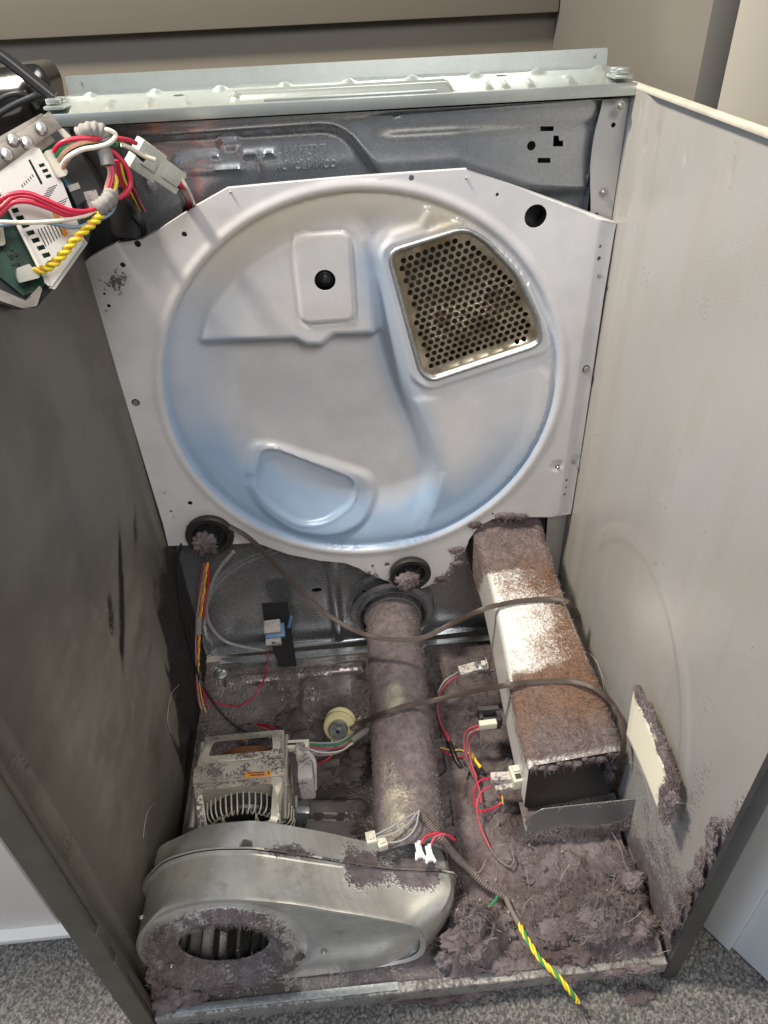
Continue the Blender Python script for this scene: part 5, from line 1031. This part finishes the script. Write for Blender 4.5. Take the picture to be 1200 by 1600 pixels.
kprism('relay', [(130, 300), (150, 296), (156, 312), (140, 326)], 0.008, 0.014, M['conn_dusty'], bev=0.001); kprism('capacitor', [(-14, 352), (4, 350), (9, 382), (-10, 386)], 0.006, 0.012, M['conn'], bev=0.002)
for k in range(26):
    u, v = rng.uniform(-5, 70), 0; u = rng.uniform(0, 48); v = 372 + u * 1.15 + rng.uniform(4, 26) - 8
    if v < 452: kprism('board_chip', [(u, v), (u + 4, v - 2), (u + 6, v + 3), (u + 2, v + 5)], -0.006, 0.003, (M['dark'], M['pcb'], M['black'])[k % 3])
for k, (a_, b_) in enumerate((((-30, 262), (88, 188)), ((-30, 285), (80, 212)), ((-30, 240), (70, 184)))):
    p_, q_ = K(*a_, 0.018 - 0.01 * k), K(*b_, 0.018 - 0.01 * k); MB().bar(p_, q_, 0.014 - 0.003 * k, 0.003, nb).build('bracket_bar', M['bracket'], cb)
for (u, v) in ((10, 240), (42, 222), (64, 200), (20, 218)):
    p_ = K(u, v, 0.022); MB().lathe([(0.0001, 0.004), (0.004, 0.0035), (0.0055, 0.0)], p_, nb, 12).build('bracket_stud', M['screw'], cb)
kprism('bracket_web', [(-40, 262), (0, 236), (60, 200), (86, 196), (82, 206), (30, 238), (-40, 292)], 0.006, 0.012, M['dark'])
def kconn(poly, h, th_, m, lb):
    o = kprism('wire_connector', poly, h, th_, m, None, bev=0.0012); tag(o, lb, 'connector', 'ivory and clear wire plugs'); return o
kconn([(70, 236), (84, 232), (106, 268), (104, 274), (92, 277), (88, 272)], 0.020, 0.014, M['conn'], 'ivory plug on the upper right edge of the white cover')
kconn([(26, 419), (46, 412), (50, 418), (62, 418), (62, 434), (30, 442), (26, 432)], 0.018, 0.012, M['conn_clr'], 'clear plug at the lower corner of the green board where the yellow twist ends')
def KW(name, pts, r_, m, l=None, parent=None):
    o = wire(name, [K(u, v, h) for (u, v, h) in pts], r_, m, parent)
    if l: lab(o, l)
    return o
uh = thing('upper_wire_harness', 'thick bundle of red, cream, green and yellow wires looping over the control board', 'wire bundle', tuple(K(150, 250, 0.03)))
R1 = 0.0021
for (mm, pts, r_) in (('red_w', [(84, 237, .024), (95, 224, .032), (118, 217, .036), (150, 216, .038), (178, 216, .036), (200, 219, .03), (213, 224, .024)], R1), ('red_w', [(168, 232, .034), (184, 244, .034), (198, 262, .034), (204, 285, .032), (198, 300, .032), (185, 310, .032)], 0.0024),
    ('grn_w', [(87, 243, .022), (98, 232, .03), (115, 227, .032), (140, 226, .03), (165, 227, .03), (184, 226, .03)], R1), ('tan_w', [(92, 250, .022), (100, 238, .03), (112, 229, .034), (130, 222, .036), (150, 220, .034)], R1), ('wht_w', [(97, 258, .022), (106, 246, .032), (128, 234, .038), (150, 230, .04), (170, 224, .042), (181, 212, .042), (172, 204, .042), (160, 203, .04)], R1),
    ('tan_w', [(98, 262, .02), (102, 254, .026), (108, 246, .03)], R1), ('blk_w', [(170, 232, .026), (190, 226, .024), (210, 236, .02), (225, 250, .016)], 0.0025), ('wht_w', [(190, 226, .032), (205, 232, .028), (225, 244, .022), (242, 250, .02)], R1),
    ('red_w', [(-30, 352, .03), (0, 334, .034), (18, 318, .036), (42, 315, .038), (75, 325, .038), (105, 337, .038), (130, 335, .036), (158, 325, .032)], 0.0021), ('red_w', [(-30, 335, .03), (0, 312, .034), (20, 303, .036), (45, 302, .038), (78, 315, .04), (108, 328, .04), (135, 330, .038), (160, 322, .034)], 0.0021), ('red_w', [(-30, 346, .03), (0, 325, .036), (22, 308, .036), (48, 308, .038), (78, 321, .039), (108, 333, .04), (132, 333, .037)], 0.0019),
    ('wht_w', [(-30, 349, .03), (0, 347, .036), (40, 348, .038), (80, 346, .038), (115, 341, .038), (140, 334, .036), (160, 318, .034)], 0.0019), ('blu_w', [(-30, 355, .03), (0, 352, .036), (40, 347, .034), (75, 348, .036), (105, 354, .036), (125, 354, .036), (145, 347, .036), (170, 335, .034), (180, 318, .032), (182, 300, .03), (178, 275, .028), (170, 250, .028), (165, 238, .03)], 0.0018),
    ('tan_w', [(160, 228, .032), (166, 250, .034), (171, 270, .034), (166, 290, .034), (162, 312, .034)], 0.0016), ('wht_w', [(163, 228, .034), (170, 250, .036), (175, 270, .036), (170, 290, .036), (165, 312, .036)], 0.0016), ('red_w', [(165, 232, .036), (172, 250, .037), (177, 270, .037), (173, 292, .037), (168, 312, .036)], 0.0014), ('yel_w', [(157, 232, .034), (165, 255, .032), (180, 276, .034), (181, 290, .034), (172, 312, .034)], 0.0019), ('pink_w', [(162, 232, .033), (169, 252, .036), (173, 272, .037), (169, 292, .037), (163, 315, .036)], 0.0014)):
    KW('wire', pts, r_, M[mm], None, uh)
MB().tube(spline([K(*q) for q in ((124, 212, .03), (135, 205, .034), (148, 203, .036), (160, 207, .036), (164, 216, .034))], 8), lambda t_: 0.0068 + 0.0006 * math.sin(t_ * 40), 10).build('tape_wrap', M['tape'], uh, 1.2)
MB().tube(spline([K(*q) for q in ((161, 232, .035), (166, 245, .036), (169, 258, .036))], 8), 0.0062, 10).build('tape_wrap', M['tape'], uh, 1.2)
MB().tube(spline([K(*q) for q in ((150, 328, .036), (160, 322, .036), (170, 312, .036), (175, 301, .034))], 8), lambda t_: 0.0072 + 0.0006 * math.sin(t_ * 30), 10).build('tape_wrap', M['tape'], uh, 1.2)
yt = [K(*q) for q in ((162, 326, .036), (152, 342, .036), (134, 358, .036), (114, 378, .036), (98, 398, .034), (78, 416, .030), (56, 424, .022))]
for ph, mm in ((0, 'yel_w'), (pi, 'yel_w'), (pi / 2, 'org_w')): MB().tube(twisted(yt, 0.002, 0.0021 if mm == 'yel_w' else 0.0016, 6, ph, 24), 0.0021 if mm == 'yel_w' else 0.0012, 7).build('twisted_wire', M[mm], uh, 1.2)
# clear in-line connector, going down behind the bulkhead
p_, q_ = atd(208, 236, .70), atd(278, 285, .76)
t = thing('inline_connector', 'large clear in line plug joining black and red wires right of the control board', 'connector', tuple(p_), 'ivory and clear wire plugs')
p_, q_ = Vector(p_), Vector(q_); upv = Vector(CAM) - p_
MB().bar(p_, p_.lerp(q_, .52), 0.030, 0.012, upv, .002).bar(p_.lerp(q_, .1), p_.lerp(q_, .4), 0.012, 0.018, upv, .002).build('plug_half', M['conn_clr'], t)
MB().bar(p_.lerp(q_, .46), q_, 0.024, 0.014, upv, .002).bar(p_.lerp(q_, .55), p_.lerp(q_, .92), 0.010, 0.019, upv, .002).build('socket_half', M['conn_clr'], t)
for k, (mm, ou) in enumerate((('blk_w', -7), ('blk_w', -3), ('red_w', 2), ('red_w', 5), ('wht_w', 9))):
    lab(wire('lead_wire', [atd(272 + ou, 278 + ou * -.3, .755), atd(284 + ou, 296, .765), at(293 + ou, 318, 1, .575), at(296 + ou, 350, 1, .590)], 0.0021, M[mm]), ('outer black lead from the clear in line plug going behind the bulkhead', 'inner black lead from the clear in line plug', 'red lead from the clear in line plug going behind the bulkhead', 'second red lead beside the cream one at the clear plug', 'cream lead from the clear in line plug going behind the bulkhead')[k])
for k, (mm, ou) in enumerate((('red_w', 0), ('blk_w', 7), ('red_w', -5), ('yel_w', 3), ('red_w', 10))):
    lab(wire('rear_wire', [atd(185 + ou, 250, .76), atd(192 + ou, 280, .78), atd(204 + ou, 305, .80), atd(216 + ou, 330, .84)], 0.0015, M[mm]), ('middle dark red wire behind the harness near the left corner', 'black wire behind the harness near the left corner', 'leftmost dark red wire behind the harness', 'thin yellow wire behind the harness', 'rightmost dark red wire behind the harness')[k])
lab(wire('black_cable', [atd(190, 290, .80), atd(210, 330, .82), at(221, 352, 1, .575), at(226, 390, 1, .592)], 0.005, M['blk_w']), 'thick black cable going down behind the top left corner of the bulkhead', 'cable')
kconn([(92, 202, ), (98, 200), (112, 214), (110, 220), (103, 219)], 0.010, 0.006, M['conn'], 'small cream plug end poking out left of the taped bundle')
# inner black shield behind the wires, on the left rear
sh = [(0.004, 0.50, 0.935), (0.004, 0.585, 0.935), (0.004, 0.59, 0.78), (0.004, 0.56, 0.70), (0.004, 0.50, 0.74)]
o = MB().box((0.03, 0.588, 0.86), (0.045, 0.014, 0.14), bev=0.004).build('black_shield', M['black'], None); tag(o, 'black plastic duct in the top left corner behind the wires', 'shield')
mb = MB().tube(spline([(0.045, 0.578, 0.925), (0.062, 0.574, 0.89), (0.066, 0.570, 0.86), (0.058, 0.572, 0.82)], 8), 0.018, 14); tag(mb.build('black_hose', M['black'], None, 1.2), 'thick black hose curving down behind the wires at the top left', 'hose')
# glossy console housing and straps at the far upper left
t = thing('console_housing', 'glossy black console housing lying behind the control board at the upper left edge', 'console', (-0.12, 0.62, 0.95))
gb = mat('gloss_black', (0.012, 0.012, 0.012), 0.18, 0, coat=0.5)
pl = roundpoly([tuple(at(u, v, 1, 0.64)[[0, 2]]) for (u, v) in ((-120, 120), (60, 98), (78, 125), (88, 190), (60, 215), (-120, 260))], 0.02, 6)
V, F, uv = plate(pl, [], lambda U, Vv: np.stack([U, 0.64 - 0.02 * ss(0, 0.03, sdf(U, Vv, pl)), Vv], 1), (0, 0.05, 0), grid=0.008); mk('shell', V, F, gb, t, 0.6)
MB().tube([at(-40, 55, 1, .60), at(20, 100, 1, .60), at(84, 152, 1, .60)], 0.007, 10).build('rod', M['black'], t, 1.2)
MB().tube(spline([at(-20, 190, 1, .60), at(20, 165, 1, .60), at(66, 145, 1, .60)], 6), 0.0035, 8).build('strap', M['black'], t, 1.2)
MB().tube(spline([at(-20, 170, 1, .605), at(10, 150, 1, .605), at(40, 148, 1, .605), at(60, 170, 1, .605)], 6), 0.003, 8).build('strap', M['black'], t, 1.2)

# ================================================================== LINT
def lint_h(x, y):
    f1 = fbm(x, y, 0.3, 45, 4); f2 = fbm(x, y, 1.3, 150, 3)
    h = -0.004 + 0.0075 * ss(0.38, 0.62, f1) + 0.0035 * (f2 - 0.3)
    def mound(cx, cy, rx, ry, H_, s_=60):
        q = np.hypot((x - cx) / rx, (y - cy) / ry); q = q + 0.5 * (fbm(x, y, cx * 9, s_, 3) - 0.5); return H_ * ss(1.0, 0.15, q)
    big = mound(0.425, 0.055, 0.055, 0.060, 0.052) + mound(0.605, 0.045, 0.085, 0.045, 0.048, 80) + mound(0.53, 0.07, 0.06, 0.05, 0.014) + mound(0.655, 0.11, 0.03, 0.07, 0.02) + mound(0.57, 0.12, 0.07, 0.06, 0.010) + mound(0.50, 0.20, 0.03, 0.06, 0.012) + mound(0.40, 0.02, 0.03, 0.02, 0.022)
    h = h + big * (0.45 + 1.1 * (1 - np.abs(2 * fbm(x, y, 3.7, 75, 5) - 1) * 2.2)) + 0.004 * ss(0.002, 0.01, big) * (fbm(x, y, 8.1, 260, 3) - 0.5)
    h = h - 0.014 * ss(0.075, 0.045, np.hypot(x - 0.245, (y - 0.19) * 0.7))
    right = ss(0.405, 0.43, x); h = h + 0.003 * right
    left = ss(0.40, 0.38, x); h = h - 0.0125 * left - 0.004 * left * ss(0.12, 0.05, y) * ss(0.36, 0.3, x)
    h = h + left * 0.007 * ss(0.45, 0.7, fbm(x, y, 5.5, 30, 3)) * ss(0.30, 0.38, y) 
    return h
P, F, U, V_ = gridsurf(lambda U, Vv: np.stack([U, Vv, 0.0035 + lint_h(U, Vv)], 1), 0.004, W - 0.004, 0.006, D - 0.03, 440, 380)
mk_ = mk('lint_layer', P, F, M['lint'], None, 1.6); tag(mk_, 'thick mauve grey lint carpeting the floor of the machine', 'lint', None, 'stuff')
wt = 0.25 + 1.0 * ss(0.40, 0.43, P[:, 0]) + 2.2 * ss(0.006, 0.02, P[:, 2]); wt *= (P[:, 2] > 0.0012) * ss(0.30, 0.62, fbm(P[:, 0], P[:, 1], 7.7, 38, 3))
pos, nor = sample(P, F, 60000, wt); nor = nor * np.sign(nor[:, 2:3]); hi = pos[:, 2] > 0.012
tag(fibres('lint_fibres', pos, nor, 0.0065, 0.00015, M['fibre'], None, 0.15, 5, 3.6), 'fine loose fibres sticking up from the lint on the machine floor', 'lint', None, 'stuff')
hp, hn = sample(P, F, 420, (P[:, 2] > 0.0012) * 1.0)
tag(fibres('stray_threads', hp + np.array([0, 0, .001]), np.abs(hn) * [0, 0, 1], 0.030, 0.00026, M['fibre_w'], None, 0.15, 7, 3.0), 'pale loose threads and hairs lying on the lint', 'lint', None, 'stuff')
dv = MB()
for k in range(170):
    i_ = rng.integers(len(hp)); c_ = hp[i_] + rng.normal(size=3) * [.02, .02, 0]; c_[2] += .0015
    if not (0.02 < c_[0] < W - .02 and 0.02 < c_[1] < D - .04): continue
    r_ = rng.uniform(.0006, .0022); dv.box(c_, (r_ * 2, r_ * 1.3, r_), (rng.random() * 3, rng.random() * 3, rng.random() * 3))
tag(dv.build('grit', mat('pale_grit', (0.42, 0.38, 0.33), 0.8, 0, var=0.6, vscale=60), None, None), 'small crumbs of pale debris scattered over the lint', 'debris', None, 'stuff')
# tufts: lip edge, wall edge, hub fillings, corner of blower, top of wall
TV = []; TF = []; fp = []; fn = []; fl_ = []
def tuft(c, r_, sq=(1, 1, 1), seed=0, nf=160, fl=1.0):
    bm = bmesh.new(); bmesh.ops.create_icosphere(bm, subdivisions=4 if r_ > .008 else 3, radius=1.0); bm.verts.index_update(); co = np.array([v.co[:] for v in bm.verts]); fc = [[v.index for v in f.verts] for f in bm.faces]; bm.free()
    k = 0.25 + 1.6 * fbm(co[:, 0] + seed, co[:, 1] + seed * 1.7, co[:, 2] + 3, 2.6, 5) + 0.75 * (fbm(co[:, 0] + seed, co[:, 1], co[:, 2] + seed, 8.0, 4) - 0.5); V = co * k[:, None] * r_ * np.array(sq) + np.array(c)
    b = len(TV); TV.extend(V.tolist()); TF.extend([[b + i for i in f] for f in fc]); i = rng.choice(len(V), nf); fp.append(V[i]); fn.append(co[i])
for (u, v, ax__, val, r_, sq) in ((700, 1555, 2, -0.035, .018, (1.8, .5, .6)), (640, 1560, 2, -0.035, .012, (2, .5, .6)), (735, 1548, 2, -0.03, .014, (1.5, .5, .5)), (608, 1556, 2, -.01, .008, (1.6, .5, .8)), (1000, 1515, 2, .004, .009, (2, .6, .8)), (960, 1520, 2, .004, .007, (2, .6, .8)), (995, 1560, 2, CARPET_Z + .004, .008, (1.6, 1, .4)), (1008, 1552, 2, CARPET_Z + .004, .007, (1.6, 1, .4)), (985, 1552, 2, CARPET_Z + .004, .006, (1.2, 1.5, .4)), (700, 1500, 2, .02, .016, (1, .6, 1.1)), (800, 1522, 2, .002, .006, (2, .6, .8)), (885, 1530, 2, 0, .006, (2, .6, .8))):
    tuft(at(u, v, ax__, val), r_, sq, u * .01, 260)
for (x, y, z, r_, sq) in ((0.012, 0.035, 0.05, .018, (.6, 1, 1.4)), (0.006, 0.05, 0.10, .012, (.6, 1, 1)), (0.02, 0.02, 0.015, .022, (1, .8, .8)), (0.05, 0.02, 0.012, .016, (1.2, .8, .7)), (0.09, 0.024, 0.01, .012, (2, .6, .6))):
    tuft((x, y, z), r_, sq, x * 77, 260)
for k in range(15):
    z = 0.05 + 0.020 * k; tuft((W - 0.003, 0.018 + 0.006 * math.sin(k * 2.1) , z), .008 + 0.004 * math.sin(k * 1.7), (.3, .8, 1.2), k * 3.3, 90)
for k in range(7): a_ = rng.uniform(3.3, 6.0); tuft((ci[0] + 0.092 * math.cos(a_), 0.030, ci[1] + 0.088 * math.sin(a_)), .009, (1.2, .35, .8), k * 2.3, 150)
for (u, v, r_) in ((322, 850, .017), (636, 908, .016)): tuft(at(u, v, 1, YB - 0.028), r_, (1.0, .6, .95), u, 300)
for (u, v, z) in ((500, 1210, .03), (540, 1205, .03), (560, 1180, .03), (455, 1125, .02), (395, 1145, .02)): tuft(at(u, v, 2, z - .012), .016, (1.6, 1.2, .5), u, 200)
for (u, v) in ((785, 806), (800, 806), (815, 808), (742, 820), (712, 860), (715, 880), (690, 905)): tuft(at(u, v, 1, YB - 0.002), .007, (1.6, .4, .8), u, 90)
for k in range(11):                                             # lint hanging in and around the duct mouth
    t_ = -0.062 + 0.0125 * k; c_ = DA + rt * t_ + np.array([0, -0.001, -0.004 - 0.004 * (k % 3)]); tuft(c_, .0035 + .003 * ((k * 7) % 3) / 2, (1.3, .6, .9), k * 5.1, 60)
for k in range(6): tuft((0.552 + 0.019 * k, 0.30 + 0.03 * ((k * 5) % 3), 0.088), .010, (1.6, 1.2, .5), k * 2.9, 120)
for k in range(54):
    x_ = float(rng.uniform(0.40, 0.665)); y_ = float(0.018 + abs(rng.normal()) * 0.05); z_ = float(lint_h(np.array([x_]), np.array([y_]))[0]) + 0.004
    if 0.47 < x_ < 0.53 and y_ > 0.03: continue
    q_ = float(rng.uniform(.005, .013)); tuft((x_, y_, z_ - q_ * .45), q_, (1.7, 1.3, .75), k * 1.37, 420)
for k in range(6): tuft(DA + rt * (0.064) + np.array([0.0, 0.004 + .01 * (k % 2), -0.012 - 0.014 * k]), .008, (.6, .8, 1.2), k * 4.4, 80)
for (a_, b_) in ((0.30, 0.10), (0.62, 0.08), (0.9, 0.15)): tuft(corners[3] * .6 + corners[2] * .4 + np.array([0.003, -0.004, 0.02 - 0.05 * a_]), .009, (.7, .8, 1.3), a_ * 9, 200)
o = mk('lint_tufts', TV, TF, M['lint'], None, 1.6); tag(o, 'loose clumps of grey mauve lint clinging to edges and corners of the machine', 'lint', None, 'stuff')
cpn = 500; cpx = np.stack([rng.uniform(0.1, 0.72, cpn), -0.03 - np.abs(rng.normal(size=cpn)) * 0.03, np.full(cpn, CARPET_Z + 0.003)], 1)
tag(fibres('carpet_lint', cpx, (0, 0, 1), 0.012, 0.0002, M['fibre'], None, 0.1, 5, 3.0), 'wisps of lint fallen on the carpet in front of the lip', 'lint', None, 'stuff')
tag(fibres('tuft_fibres', np.concatenate(fp), np.concatenate(fn), 0.009, 0.00013, M['fibre'], None, 0.05, 5, 4.5), 'wispy fibres fraying off the lint clumps', 'lint', None, 'stuff')
